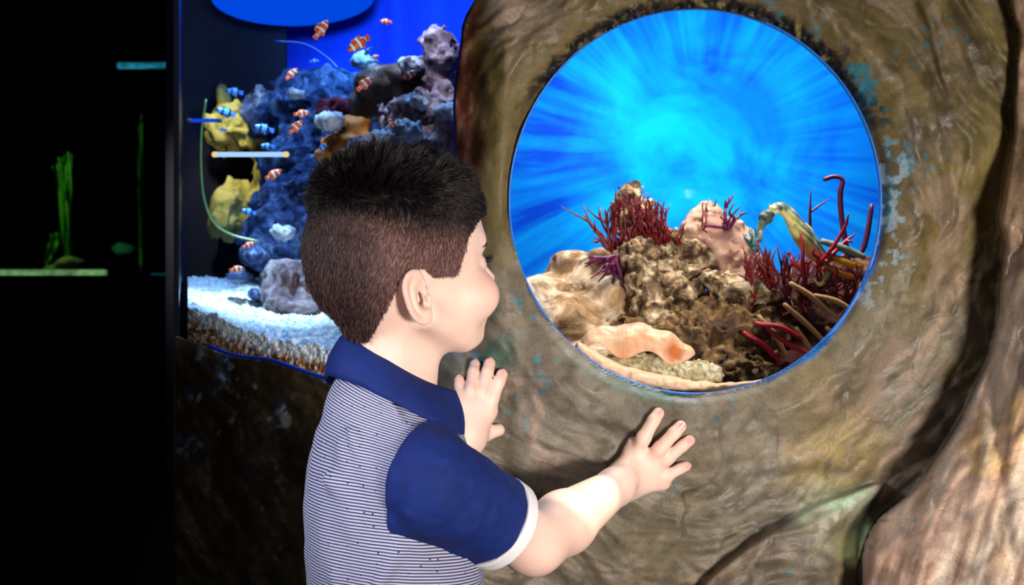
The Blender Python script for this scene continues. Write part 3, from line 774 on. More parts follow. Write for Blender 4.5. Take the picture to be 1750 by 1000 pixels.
# ------------------------------------------------------------ clothes
navy = speckled('navy_knit', [(.3, (10,30,92)), (.7, (16,40,112))], 60, .8, 1400, .35, .0006)
white = plain('white_rib', (236,234,236), .7, .3, .3, 900)
def stripe_mat(name, w=.0031):
    m, t, b = mat(name, .85, .2)
    a = attr(t, 'cloth', 'Vector'); sp = N(t, 'ShaderNodeSeparateXYZ'); t.links.new(a, sp.inputs[0])
    mu = N(t, 'ShaderNodeMath'); mu.operation = 'MULTIPLY'; mu.inputs[1].default_value = 2*PI/w; t.links.new(sp.outputs['Y'], mu.inputs[0])
    si = N(t, 'ShaderNodeMath'); si.operation = 'SINE'; t.links.new(mu.outputs[0], si.inputs[0])
    ma = N(t, 'ShaderNodeMapRange'); ma.inputs[1].default_value = -.35; ma.inputs[2].default_value = .35; t.links.new(si.outputs[0], ma.inputs[0])
    vo = N(t, 'ShaderNodeTexVoronoi'); vo.voronoi_dimensions = '2D'; vo.inputs['Scale'].default_value = 52; vo.inputs['Randomness'].default_value = .75
    t.links.new(a, vo.inputs['Vector'])
    lt = N(t, 'ShaderNodeMath'); lt.operation = 'LESS_THAN'; lt.inputs[1].default_value = .045; t.links.new(vo.outputs['Distance'], lt.inputs[0])
    c = mix(t, ma.outputs[0], lin((56,58,98)), lin((186,184,202)))
    c = mix(t, lt.outputs[0], c, lin((14,18,52)))
    t.links.new(c, b.inputs['Base Color']); bump(t, b, noise(t, a, 900, 3), .3, .0005); return m
stripe = stripe_mat('striped_jersey')
def folds(p):
    q = (p-Tc)@TM
    d = 0
    for (a, b_, w, h) in ((P(668,905,1.34), P(575,985,1.36), .007, .0050), (P(660,880,1.34), P(560,820,1.36), .008, .0048), (P(650,850,1.34), P(600,740,1.35), .007, .0042),
                          (P(690,925,1.33), P(640,1010,1.33), .006, .0040), (P(710,930,1.33), P(770,1000,1.36), .006, .0040), (P(690,715,1.34), P(620,640,1.38), .006, .0035),
                          (P(590,760,1.36), P(612,900,1.35), .010, .0035), (P(730,925,1.32), P(735,1010,1.32), .005, .0035)):
        d = d+h*np.exp(-(cap(p, a, b_, 0)/w)**2)
    return d
def sleeve_cut(p, sh, ax): return -((p-sh)@ax)-.034
axR = fdir(shR, elR); axL = fdir(shL, elL)
def shirt_sdf(p):
    d = trunk_sdf(p, .0065)
    d = smin(d, cap(p, NB-Ft*.014-Ut*.026, Tc-Ft*.01+Ut*.02, .050, .066), .02)
    d = smin(d, cap(p, shR, shR+axR*.004, .0415), .012)
    d = d-2.1*folds(p)+.0014*fbm(p*38, 2, 6)
    q = (p-NB)
    nz = Ut*.87+Ft*.5; nz /= np.linalg.norm(nz)
    return smax(d, q@nz+.002, .003)
def surf(zz, ang, f=None, off=0.):
    f = f or shirt_sdf; d0 = TM@np.array([math.cos(ang), math.sin(ang), 0]); c = np.array([Tc[0], Tc[1], zz])
    t = np.linspace(0, .14, 300); v = f(c+t[:,None]*d0); i = np.where(v < 0)[0]
    return c+d0*(t[i[-1]]+off if len(i) else .05)
V, F = nets(shirt_sdf, (-.26, 1.27, .50), (.02, 1.66, .95), .0030)
V = V[:, :]; q = (V-Tc)@TM
yk = sm(.79, .90, V[:,2])
st = V[:,2]+.10*(q[:,1]-.0)*0+(.42*yk+.06)*(q[:,0]+.5*q[:,1]+.05)
uu_ = np.arctan2(q[:,1], q[:,0])*.095
keep = V[:,2][F].min(1) > .52
shirt = mk('shirt', V, F[keep], stripe, boy, attrs={'cloth': ('FLOAT_VECTOR', np.stack([uu_, st, 0*st], 1))}, label='blue and white pinstriped polo shirt')
def sleeve(sh, el, ax, fr, name):
    L = .118 if fr else .11
    end = sh+(el-sh)*.66; en = float((end-sh)@ax)
    drop = np.array([0, 0, -.012])
    def base(p):
        d = smin(cap(p, sh+ax*.005, end, .0450, .0405), cap(p, sh+ax*.01+drop*1.2, end+drop*.3, .044, .0400), .02)
        d = smin(d, smax(shirt_sdf(p)-.0030, cap(p, sh+np.array([-.012, 0, .004]), end, .064, .048), .012), .006)
        d = d-.0016*fbm(p*45, 3, 8)-.0032*np.exp(-(cap(p, P(700,880,1.30), P(830,800,1.37), 0)/.006)**2)-.0045*np.exp(-(cap(p, P(760,790,1.30), P(850,850,1.37), 0)/.006)**2)
        if fr: return smax(d, -((p-sh)@np.array([.85, -.5, -.18]))-.0195, .0012)
        return smax(d, sleeve_cut(p, sh, ax), .0012)
    def f(p):
        t = (p-sh)@ax
        d = base(p); d = smax(d, t-en, .001)
        inn = cap(p, sh, el, .0400, .0378)
        return np.where(t > .02, np.maximum(d, -inn), d)
    def g(p):
        t = (p-sh)@ax
        d = cap(p, sh+ax*.005, end+ax*.03, .0465, .0418)
        d = smin(d, cap(p, sh+ax*.01+drop*1.2, end+ax*.03+drop*.3, .0455, .0412), .02)
        d = smax(smax(d, t-en-.004, .001), en-.0115-t, .001)
        return np.maximum(d, -cap(p, sh, el+ax*.02, .0395, .0372))
    lo = np.minimum(sh, end)-.085; hi = np.maximum(sh, end)+.085
    V, F = nets(f, lo, hi, .0026)
    s = mk('sleeve', V, F, navy, shirt, label='plain navy sleeve')
    V, F = nets(g, lo, hi, .0018)
    mk('cuff', V, F, white, s, label='white sleeve band')
sleeve(shR, elR, axR, True, 'r'); sleeve(shL, elL, axL, False, 'l')
# collar
def collar_pts(phi):
    c, s = math.cos(phi), math.sin(phi)
    k = sm(math.radians(58), math.radians(16), abs(((phi+PI) % (2*PI))-PI))
    rt = .0490+.020*float(k); zt = .014-.026*c+.009*c*c-.006*float(k)
    rb = .0690+.0060*c; zb = -.026-.035*c
    top = NB+TM@np.array([c*rt, s*rt*.98, zt]); bot = NB+TM@np.array([c*rb, s*(rb+.006), zb]); return top, bot
phis = np.radians(np.linspace(14, 346, 90)); V = []
prof = 7
for ph in phis:
    t_, b_ = collar_pts(ph); out = TM@np.array([math.cos(ph), math.sin(ph), 0])
    row = []
    for k in range(prof): x = k/(prof-1); row.append(t_*(1-x)+b_*x+out*(.0045*math.sin(PI*x)+.0012*math.sin(ph*7)*x))
    row2 = [r-out*.0022+np.array([0,0,-.0004]) for r in row[::-1]]
    V += row+row2
n = prof*2; F = [tuple(q) for q in gridF(len(phis), n, True)]
F += [(k, k+1, n-2-k, n-1-k) for k in range(prof-1)]; o_ = (len(phis)-1)*n; F += [(o_+k+1, o_+k, o_+n-1-k, o_+n-2-k) for k in range(prof-1)]
collar = mk('collar', np.array(V), F, navy, shirt, label='navy collar')
V = []; A_ = []
for ph in phis:
    t_, b_ = collar_pts(ph); out = TM@np.array([math.cos(ph), math.sin(ph), 0])
    for k in range(6): x = .04+k/5*.5; V.append(t_*(1-x)+b_*x+out*(.0045*math.sin(PI*x)+.0012*math.sin(ph*7)*x)-out*.0031); A_.append((x*.04, ph*.06, 0))
mk('collar_lining', np.array(V), [tuple(q) for q in gridF(len(phis), 6)], stripe, collar, attrs={'cloth': ('FLOAT_VECTOR', A_)}, label='pinstriped underside of the collar')
# placket and its white edge
def strip(a0, a1, zs, off, thick=.002):
    V = []; A = []
    for i, z in enumerate(zs):
        for a in np.linspace(a0, a1, 4): V.append(surf(z, a, None, off)); A.append((a*.09, z*1.0+a*.3, 0))
        for a in np.linspace(a1, a0, 4): V.append(surf(z, a, None, off-thick)); A.append((a*.09, z, 0))
    return np.array(V), [tuple(q) for q in gridF(len(zs), 8, True)], A
zs = np.linspace(.862, .60, 40)
V, F, A_ = strip(-.10, .20, zs, .0022)
mk('placket', V, F, stripe, shirt, attrs={'cloth': ('FLOAT_VECTOR', A_)}, label='striped front placket')
V, F, A_ = strip(-.17, -.09, zs, .0034)
mk('piping', V, F, white, shirt, label='white edge of the placket')
# trousers and shoes, below the picture
def trousers(p):
    q = (p-np.array([Tc[0], Tc[1], 0]))@TM
    d = ell(q, (-.005, 0, .54), (.085, .100, .09))
    for s in (-1, 1): d = smin(d, cap(q, (0, s*.05, .50), (.005, s*.055, .30), .060, .050), .02); d = smin(d, cap(q, (.005, s*.055, .30), (-.005, s*.055, .07), .050, .042), .02)
    return smax(d, .05-q[:,2], .004)
V, F = nets(trousers, (-.30, 1.24, .02), (.06, 1.62, .66), .008)
mk('trousers', V, F, plain('denim', (36,48,84), .85, .2, .3, 400, .2), boy)
for s in (-1, 1):
    c = np.array([Tc[0], Tc[1], 0])
    def shoe(p, s=s):
        q = (p-c)@TM; d = smin(ell(q, (.045, s*.055, .028), (.075, .032, .026)), ell(q, (-.005, s*.055, .045), (.036, .030, .042)), .02)
        return smax(d, .004-q[:,2], .003)
    V, F = nets(shoe, c+np.array([-.15, -.15, 0])-.0, c+np.array([.2, .2, .12]), .006)
    mk('shoe', V, F, plain('canvas', (180,180,184), .7, .3), boy)
# ------------------------------------------------------------ what stands in the tanks
def blob_sdf(blobs, k=.015, amp=.006, fr=45, seed=1, holes=(), stretch=(1,1,1), rid=0.):
    B = [(P(u, v, y), (ru*y/FPX, ry, rv*y/FPX)) for u, v, y, ru, rv, ry in blobs]
    Hs = [(P(u, v, y), (ru*y/FPX, ry, rv*y/FPX)) for u, v, y, ru, rv, ry in holes]
    st = np.array(stretch)
    def f(p):
        d = None
        for c, r in B:
            e = ell(p, c, r); d = e if d is None else smin(d, e, k)
        for c, r in Hs: d = smax(d, -ell(p, c, r), .006)
        n = fbm(p*fr*st, 4, seed, .58)
        if rid: n = n+rid*(1-2*np.abs(vnoise(p*fr*.6*st, seed+9)))
        return d-amp*n
    lo = np.min([c-np.array(r) for c, r in B], 0)-amp*2-.006; hi = np.max([c+np.array(r) for c, r in B], 0)+amp*2+.006
    return f, lo, hi
def rock(name, blobs, m, h=.004, label=None, cat='rock', group=None, parent=None, kind=None, **k):
    f, lo, hi = blob_sdf(blobs, **k)
    V, F = nets(f, lo, hi, h, project=False)
    return mk(name, V, F, m, parent, label=label, cat=cat if parent is None else None, group=group, kind=kind)
tan = speckled('tan_rock', [(.34, (34,20,12)), (.45, (96,70,46)), (.54, (170,136,98)), (.66, (232,212,178))], 48, .85, 230, 1, .006)
beige = speckled('beige_rock', [(.3, (84,58,38)), (.47, (164,126,88)), (.62, (232,210,180))], 22, .8, 120, .9, .003)
pinkr = speckled('pinkish_rock', [(.2, (92,60,56)), (.5, (176,130,112)), (.75, (226,190,160))], 30, .85, 200, .9, .003)
brownr = speckled('brown_rock', [(.3, (28,18,12)), (.47, (92,62,34)), (.62, (150,116,70)), (.82, (220,196,150))], 34, .85, 210, 1, .005)
# -- round tank
rock('rock', [(985,468,1.98,44,38,.06),(936,510,1.96,50,42,.06),(905,540,1.95,44,40,.05),(965,560,1.92,80,60,.08),(1045,540,1.95,60,90,.07),(1000,620,1.88,90,50,.08)], beige, .004, 'smooth beige streaked rock mound at the left of the round window', amp=.006, fr=26, seed=2, stretch=(.6,1,1.9), rid=.5)
rock('rock', [(1026,446,1.95,24,20,.025)], beige, .003, 'small round pale stone on top of the streaked beige mound', amp=.003, fr=60, seed=3)
rock('rock', [(1096,490,1.90,27,75,.04),(1090,436,1.93,40,22,.045),(1078,370,1.98,34,34,.035),(1128,425,1.97,58,36,.05),(1078,338,1.98,14,20,.02),(1150,500,1.93,44,60,.05),(1110,560,1.90,50,60,.05),(1180,440,1.98,40,30,.05)], tan, .0026, 'tall craggy tan rock topped with red algae in the round window', amp=.0085, fr=75, seed=5, rid=.6)
rock('rock', [(1212,396,1.99,40,40,.05),(1246,430,1.98,46,50,.05),(1270,468,1.97,46,36,.05),(1186,394,1.97,22,24,.03),(1205,368,1.99,20,18,.03)], pinkr, .0035, 'cone-shaped pinkish rock in the middle of the round window', amp=.006, fr=62, seed=7, rid=.3)
rock('rock', [(1226,478,1.91,34,15,.03),(1262,494,1.90,42,17,.035),(1300,508,1.90,34,16,.03)], tan, .003, 'jutting light tan rock shelf below the pinkish cone', amp=.0055, fr=75, seed=8)
rock('rock', [(1130,600,1.90,130,60,.09),(1240,575,1.93,110,75,.09),(1180,640,1.84,140,35,.07)], brownr, .0032, 'dark brown craggy base rock behind the folded shell', amp=.011, fr=72, seed=9, rid=.5)
rock('rock', [(1330,505,1.95,50,40,.05),(1400,480,1.98,60,40,.05),(1360,560,1.97,90,80,.08),(1430,540,2.0,80,80,.08),(1340,620,1.92,110,45,.08),(1480,500,2.02,50,60,.06)], speckled('maroon_rock', [(.3, (30,10,10)), (.5, (84,34,24)), (.65, (140,90,50)), (.85, (200,170,110))], 30, .8, 160, 1, .005), .0045, 'dark reddish rock slope at the right of the round window', amp=.009, fr=30, seed=10, stretch=(.7,1,1.5))
V, F = [], []
n = 60
xs = np.linspace(-.02, .62, n); ys = np.linspace(1.75, 2.72, n); X, Y = np.meshgrid(xs, ys, indexing='ij')
Z = .835+.05*(Y-1.75)+.004*fbm(np.stack([X*40, Y*40, 0*X], -1), 3, 14)
mk('gravel', np.stack([X, Y, Z], -1).reshape(-1, 3), gridF(n, n), speckled('fine_gravel', [(.3, (60,60,50)), (.6, (150,150,120)), (.8, (210,206,170))], 160, .8, 300, .8, .003), label='fine greenish gravel on the floor of the round tank', cat='gravel', kind='stuff')
# red algae
red = plain('red_alga', (104,10,16), .4, .5, .2, 300, .5); mag = plain('magenta_alga', (160,12,40), .35, .5, .2, 300, .4); purp = plain('purple_alga', (90,14,60), .4, .5, .2, 300, .4)
def algae(y, bases, tips, m, label, r=3.0, fork=.4, group=None, seed=0, cat='seaweed'):
    R = np.random.default_rng(seed); b0 = P(bases[0][0], bases[0][1], y)
    e = empty('red_alga', tuple(b0), label, cat, group)
    for i, (tu, tv) in enumerate(tips):
        bu, bv = min(bases, key=lambda q: (q[0]-tu)**2*1.6+(q[1]-tv)**2*.2+R.uniform(0, 900)); yy = y+R.uniform(-.025, .02)
        A = P(bu+R.uniform(-5, 5), bv+R.uniform(-3, 3), y); T = P(tu, tv, yy); s = y/FPX
        M1 = A*.66+T*.34+R.normal(0, 4, 3)*s; M2 = A*.33+T*.67+R.normal(0, 5, 3)*s
        parts = [tube([A, M1, M2, T], [r*s, r*.9*s, r*.75*s, r*.3*s], 6, 4)]
        L = np.linalg.norm(T-A)
        for _ in range(2 if R.uniform() < fork else (1 if R.uniform() < .5 else 0)):
            d = (T-A)/L*L*R.uniform(.2, .38)+R.normal(0, 1, 3)*L*.13; parts.append(tube([M2, M2+d*.5+R.normal(0, 1, 3)*s*2, M2+d], [r*.7*s, r*.6*s, r*.25*s], 5, 3))
        mk('frond', *join(parts), m, e)
    return e
R = np.random.default_rng(3)
tips = [(997,353),(1003,378),(1022,350),(1020,395),(1035,357),(1048,352),(1030,372),(1012,405)]+[(int(1044+i*3.3), int(352-26*math.sin((i+.5)/30*PI)**1.5*(.6 if i > 7 else 1)+R.uniform(-9, 14))) for i in range(30)]+[(int(R.uniform(1050,1140)), int(R.uniform(372,405))) for _ in range(34)]
algae(1.915, [(1048,432),(1062,430),(1085,424),(1105,420),(1125,418),(1138,414)], tips, red, 'bushy dark red alga fanning out over the tall tan rock', 2.5, .7, seed=1)
algae(1.89, [(1056,432),(1052,440)], [(1000,456),(1010,476),(1022,482),(1038,470),(1046,486),(1005,440),(1030,448),(1046,462),(1062,480),(1026,464)], purp, 'dark drooping alga over the streaked beige mound', 4.0, .2, seed=2)
algae(1.94, [(1240,392),(1246,388)], [(1229,352),(1240,340),(1247,336),(1256,345),(1266,352),(1268,366),(1262,376),(1236,362),(1222,372),(1200,385)], purp, 'small purple alga tuft behind the pinkish cone rock', 3.0, .6, seed=4)
algae(1.93, [(1208,392),(1204,400)], [(1206,348),(1213,338),(1200,358)], red, 'tiny red sprig on the tip of the pinkish cone rock', 1.6, .3, seed=5)
algae(1.91, [(1162,420)], [(1160,392),(1166,396),(1157,404)], red, 'tiny red sprig in the gap between the two tall rocks', 2.0, .1, seed=6)
tips = [(int(R.uniform(1270,1352)), int(R.uniform(420,470))) for _ in range(38)]+[(int(R.uniform(1290,1460)), int(R.uniform(430,545))) for _ in range(52)]
tips += [(int(R.uniform(1370,1476)), int(R.uniform(425,530))) for _ in range(34)]+[(int(R.uniform(1270,1330)), int(R.uniform(470,520))) for _ in range(14)]
algae(1.885, [(1285,520),(1318,500),(1345,505),(1375,510),(1400,500),(1350,530),(1425,505),(1450,515)], tips, red, 'dense dark red alga thicket below the seahorse', 2.8, .6, seed=7)
algae(1.86, [(1400,452),(1376,466)], [(1378,448),(1345,432),(1362,470),(1420,432),(1450,366),(1368,398),(1440,418),(1418,462),(1426,446),(1392,424),(1462,400)], mag, 'bright magenta branching alga the seahorse holds on to', 4.2, .4, seed=8)
algae(1.93, [(1374,425)], [(1386,325)], purp, 'single upright dark alga stalk right of the seahorse', 3.4, 0, seed=9)
def stem(name, pts, rad, y, m, label, cat, **k):
    q = [P(u, v, y if len(r_) == 0 else r_[0]) for u, v, *r_ in pts]
    return mk(name, *tube(q, np.array(rad)*y/FPX, 8, 5), m, label=label, cat=cat, **k)
stem('red_alga', [(1452,470),(1446,420),(1438,370),(1436,330),(1440,308),(1425,302),(1408,307)], [6,5,5,5,4,4,4], 1.90, purp, 'tall hooked purple alga stalk beside the right rim of the round window', 'seaweed')
stem('red_alga', [(1436,440),(1470,432),(1482,400),(1490,350)], [5,5,5,4], 1.92, purp, 'curved purple alga stem nearest the right rim of the round window', 'seaweed')
for i, (pts, lab) in enumerate([([(1350,484),(1385,505),(1420,535),(1452,556)], 'longest pale bare coral branch under the alga thicket'), ([(1340,520),(1372,548),(1400,575),(1426,604)], 'pale coral branch slanting down below the red thicket'),
        ([(1392,505),(1430,515),(1462,535)], 'short pale branch above the longest bare branch'), ([(1360,560),(1380,590),(1392,616)], 'stubby pale branch nearest the tank floor'), ([(1412,560),(1436,580),(1448,590)], 'short pale branch end close to the lower right rim'), ([(1296,540),(1325,575),(1345,612)], 'thin pale branch running down beside the red alga blades')]):
    stem('coral_branch', pts, [4,5,4,3][:len(pts)], 1.84, plain('pale_coral%d' % i, (168,130,88), .7, .3, .4, 200, .3), lab, 'coral')
for i, (pts, col, lab) in enumerate([([(1420,438),(1445,448),(1474,456)], (224,168,40), 'yellow finger sponge by the right rim of the round window'), ([(1404,412),(1440,424),(1478,440)], (120,134,120), 'grey-green sponge above the yellow finger sponge'),
        ([(1416,456),(1440,468),(1462,474)], (190,110,40), 'orange sponge below the yellow finger sponge')]):
    stem('sponge', pts, [5,7,5], 1.87, plain('sponge%d' % i, col, .6, .3, .5, 160, .3), lab, 'sponge')
for i, (pts, lab) in enumerate([([(1270,568),(1305,590),(1335,622)], 'red-brown alga blade on the gravel right of the shell'), ([(1310,560),(1350,590),(1385,606)], 'long red alga blade low at the right of the round window'), ([(1290,552),(1335,560),(1370,578)], 'upper red alga blade low in the round window')]):
    stem('red_alga', pts, [3,5,3], 1.82, mag, lab, 'seaweed')
# seahorse
sy = 1.87; s = sy/FPX
shm, t, b = mat('seahorse_skin', .55, .4)
v_ = obj_vec(t); n_ = noise(t, v_, 60, 4, .6)
mottle = ramp(t, n_, [(.3, (120,120,60)), (.45, (210,196,110)), (.7, (240,230,160))])
t.links.new(mix(t, attr(t, 'back', 'Fac'), mottle, ramp(t, noise(t, v_, 75, 4), [(.4, (58,70,64)), (.55, (96,106,88)), (.75, (210,206,180))])), b.inputs['Base Color'])
wv = N(t, 'ShaderNodeTexWave'); wv.inputs['Scale'].default_value = 55; wv.bands_direction = 'DIAGONAL'; t.links.new(v_, wv.inputs[0]); bump(t, b, wv.outputs['Fac'], .5, .002)
path = [(1318,360),(1334,355),(1350,368),(1362,388),(1377,410),(1392,430),(1406,448),(1414,466),(1408,482),(1398,486),(1392,478)]
rr = [9,10,12,15,18,16,9,6,4.5,3.5,2]
sea = empty('seahorse', tuple(P(1360, 440, sy)), 'yellow and grey seahorse curled over the red algae', 'seahorse')
V, F = tube([P(u, v, sy) for u, v in path], np.array(rr)*s, 14, 8)
# bony rings
prng = np.linalg.norm(V-P(1360,400,sy), axis=1)
bk = sm(-.004, .008, (V[:,0]-np.interp(-V[:,2], -np.array([P(u, v, sy)[2] for u, v in path])[:9], np.array([P(u, v, sy)[0] for u, v in path])[:9])))
trunk = mk('trunk', V, F, shm, sea, attrs={'back': ('FLOAT', bk)})
hd = join([sphere(P(1309,372,sy), (13*s, 9*s, 12*s), 18, 12), tube([P(1318,362,sy), P(1306,376,sy), P(1301,392,sy), P(1299,408,sy)], np.array([9,9,4.5,3.6])*s, 12, 5), sphere(P(1298,411,sy), (5*s,4*s,4*s), 10, 8)])
head_ = mk('head', *hd, shm, sea, attrs={'back': ('FLOAT', np.ones(len(hd[0])))}, label='mottled grey-green head with a long snout')
mk('eye', *sphere(P(1305,374,sy)-np.array([0,.0068,0]), 2.6*s, 10, 8), hairm_dark, head_)
mk('coronet', *join([tube([P(1318+i*3,358,sy), P(1319+i*4,347+abs(i)*2,sy)], [2.2*s, .8*s], 6, 1) for i in (-1,0,1,2)]), shm, head_, attrs={'back': ('FLOAT', np.ones(len(join([tube([P(1318+i*3,358,sy), P(1319+i*4,347+abs(i)*2,sy)], [2.2*s, .8*s], 6, 1) for i in (-1,0,1,2)])[0])))})
fv = []; nf = 9
for i in range(nf):
    a = i/(nf-1); c = np.array([1366+26*a, 378+32*a]); w = 9*math.sin(PI*a)**.6
    for sd in (-.0008, .0008):
        fv.append(P(c[0]-2, c[1]+2, sy)+np.array([0,sd,0])); fv.append(P(c[0]+w*.8, c[1]-w*.6, sy)+np.array([0,sd*.3,0]))
F = []
for i in range(nf-1):
    o_ = i*4; F += [(o_, o_+1, o_+5, o_+4), (o_+2, o_+6, o_+7, o_+3), (o_+1, o_+3, o_+7, o_+5)]
mk('dorsal_fin', fv, F, plain('fin', (196,190,130), .5, .3), sea)
V, F = tube([P(1293,396,1.93), P(1286,420,1.93), P(1284,446,1.94), P(1283,470,1.95)], np.array([7,4,3,2])*s, 8, 5)
algae(1.93, [(1290,430)], [(1276,402),(1284,392),(1290,388),(1296,404)], plain('teal_alga', (20,84,92), .5, .4), 'dark teal frond just left of the seahorse head', 3.5, .3, seed=12)
# folded shell at the bottom of the window
shellm, t, b = mat('shell', .45, .4); v_ = obj_vec(t)
c_ = ramp(t, noise(t, obj_vec(t, (1,1,.35)), 24, 3), [(.3, (214,142,96)), (.5, (230,176,136)), (.75, (240,206,174))]); t.links.new(mix(t, attr(t, 'hollow', 'Fac'), c_, lin((196,104,44))), b.inputs['Base Color'])
wv = N(t, 'ShaderNodeTexWave'); wv.inputs['Scale'].default_value = 60; wv.inputs['Distortion'].default_value = 3; t.links.new(v_, wv.inputs[0]); bump(t, b, wv.outputs['Fac'], .15, .0008)
shl = empty('giant_shell', tuple(P(1140, 668, 1.73)), 'folded peach-coloured shell lying at the bottom rim of the round window', 'shell')
y0 = 1.725; s0 = y0/FPX
def upper(p):
    c = P(1090, 612, y0+.012)
    q = p-c; a = np.array([100*s0, .030, 54*s0])
    tilt = .16; qx = q[:,0]*math.cos(tilt)-q[:,2]*math.sin(tilt); qz = q[:,0]*math.sin(tilt)+q[:,2]*math.cos(tilt)
    q = np.stack([qx, q[:,1], qz], 1)
    k = np.linalg.norm(q/a, axis=1); e = k*(k-1)/np.maximum(np.linalg.norm(q/(a*a), axis=1), 1e-9)
    e = e+.0022*np.sin(q[:,0]*150+1.5*np.sin(q[:,2]*90))+.0012*fbm(q*90, 3, 2)
    d = np.abs(e)-.0028
    edge = .004+.007*np.sin(q[:,0]*95+.6)+.008*(q[:,0] > .03)*(q[:,0]-.03)*20
    d = smax(d, -(q[:,2]-edge)*.8, .002)
    return smax(d, q[:,1]-.016, .003)
V, F = nets(upper, P(965,690,y0)-np.array([0,.05,0]), P(1215,535,y0)+np.array([0,.06,0]), .0022)
mk('upper_fold', V, F, shellm, shl, attrs={'hollow': ('FLOAT', sm(1, .2, np.hypot((V[:,0]-P(1152,600,y0)[0])/(30*s0), (V[:,2]-P(1152,600,y0)[2])/(30*s0))+.2*fbm(V*60, 2, 5)))}, label='rounded peach fold with an orange hollow')
lp = [(990,592,8),(1030,622,12),(1080,643,14),(1140,655,13),(1200,662,10),(1250,661,6),(1304,651,2.5)]
def lower(p):
    d = None
    for i in range(len(lp)-1):
        u0, v0, r0 = lp[i]; u1, v1, r1 = lp[i+1]
        c = cap(p*np.array([1,.45,1]), P(u0, v0, 1.705)*np.array([1,.45,1]), P(u1, v1, 1.705)*np.array([1,.45,1]), r0*s0*.95, r1*s0*.95)
        d = c if d is None else smin(d, c, .005)
    return d-.0010*fbm(p*130, 3, 4)
V, F = nets(lower, P(970,690,1.70)-np.array([0,.045,0]), P(1320,575,1.70)+np.array([0,.055,0]), .0024)
mk('lower_lip', V, F, plain('shell_lip', (224,180,140), .5, .4, .5, 260, .12), shl)
rock('crystal_crust', [(1080,622,y0,64,17,.02),(1130,634,y0,60,17,.02),(1185,636,y0,46,20,.018),(1205,645,y0,28,14,.014)], speckled('crystal', [(.3, (120,96,50)), (.5, (214,190,130)), (.65, (250,244,220))], 150, .35, 320, 1, .004, spec=.8), .0026, 'sparkling grainy crust between the folds', parent=shl, amp=.004, fr=130, seed=20)
# backdrop of the round tank
m, t, b = mat('streaked_sea', .7, .15)
a = attr(t, 'polar', 'Vector')
mp = N(t, 'ShaderNodeMapping'); mp.inputs['Scale'].default_value = (4.5, 1.0, 1); t.links.new(a, mp.inputs[0])
st = noise(t, mp.outputs[0], 1.6, 6, .65, .3); cl = noise(t, obj_vec(t), 5.5, 6, .6, .6)  # radial streaks: refraction at the pane, put into the backdrop colour
sp = N(t, 'ShaderNodeSeparateXYZ'); t.links.new(a, sp.inputs[0])
mx = N(t, 'ShaderNodeMapRange'); mx.inputs[1].default_value = .12; mx.inputs[2].default_value = .32; t.links.new(sp.outputs['Y'], mx.inputs[0])
fcl = mix(t, mx.outputs[0], cl, st)
t.links.new(ramp(t, fcl, [(.36, (0,80,206)), (.5, (0,144,230)), (.68, (10,196,240))]), b.inputs['Base Color'])
n = 90; V = []; Pl = []
tt = np.linspace(-1, 1, n); zz = np.linspace(.70, 1.75, n)
for z in zz:
    for k in tt:
        x = .36+k*.58 if abs(k) < 2 else 0; y = 2.78-.42*abs(k)**3
        V.append((x if x > -.015 else -.015, y, z)); Pl.append((math.atan2(z-1.27, x-.37), math.hypot(z-1.27, x-.37), 0))
Pl = np.array(Pl); Pl[:,0] = np.abs(Pl[:,0])
mk('wall_backdrop', V, gridF(n, n), m, attrs={'polar': ('FLOAT_VECTOR', Pl)}, kind='structure', loc=(0,0,0))
part = plain('tank_partition', (8,40,120), .6, .2)
mk('wall_partition', *box((-.042, 1.80, .60), (-.018, 3.3, 2.0)), part, kind='structure', smooth=False)
mk('wall_tank_side', *box((.96, 1.72, .60), (.98, 2.6, 2.0)), part, kind='structure', smooth=False)
# -- left tank
sea_b = speckled('deep_blue_wall', [(.3, (0,30,170)), (.7, (0,60,220))], 5, .8, 20, .05, .002, stretch=(3,1,.4))
mk('wall_reef_back', *box((-.735, 3.12, .55), (-.03, 3.15, 2.1)), sea_b, kind='structure', smooth=False)
sidem = plain('dark_side', (6,12,40), .35, .4)
V = [(-.498,2.10,.55),(-.498,2.10,2.1),(-.735,3.14,.55),(-.735,3.14,2.1),(-.506,2.10,.55),(-.506,2.10,2.1),(-.745,3.14,.55),(-.745,3.14,2.1)]
mk('reef_dark_sheet', *box((-.735, 2.98, .55), (-.48, 3.0, 2.1)), plain('dark_reflected_area', (8,12,34), .7, .2), kind='structure', smooth=False)  # dark sheet added in place of the dark reflected area at back left
mk('wall_reef_side', V, [(0,1,3,2),(4,6,7,5),(0,4,5,1),(2,3,7,6),(1,5,7,3),(0,2,6,4)], sidem, kind='structure', smooth=False)
reef = speckled('reef_rock', [(.3, (8,12,30)), (.44, (40,60,110)), (.55, (84,112,170)), (.66, (150,180,214)), (.8, (232,238,244))], 34, .85, 120, 1, .012)
lil = speckled('lilac_rock', [(.3, (46,36,44)), (.45, (110,92,104)), (.58, (166,148,160)), (.72, (226,220,228))], 34, .85, 150, 1, .010)
yel = speckled('yellow_rock', [(.3, (60,70,40)), (.48, (190,176,96)), (.75, (240,226,150))], 16, .8, 60, .9, .010)
orange = speckled('leather_coral', [(.3, (90,46,6)), (.55, (176,104,16)), (.8, (226,160,50))], 18, .6, 80, .5, .004)
rock('rock', [(560,175,2.75,85,45,.12),(610,240,2.7,90,70,.14),(500,200,2.8,70,45,.12),(530,290,2.75,70,70,.14)], reef, .0055, 'broad blue-lit reef rock at the back of the left tank', amp=.019, fr=34, seed=30, rid=.5)
rock('rock', [(500,370,2.6,60,60,.1),(545,420,2.55,60,70,.1),(470,420,2.55,45,40,.08),(560,330,2.6,50,60,.1)], reef, .005, 'bluish reef rock pile left of the boy\'s head', amp=.017, fr=38, seed=31, rid=.5)
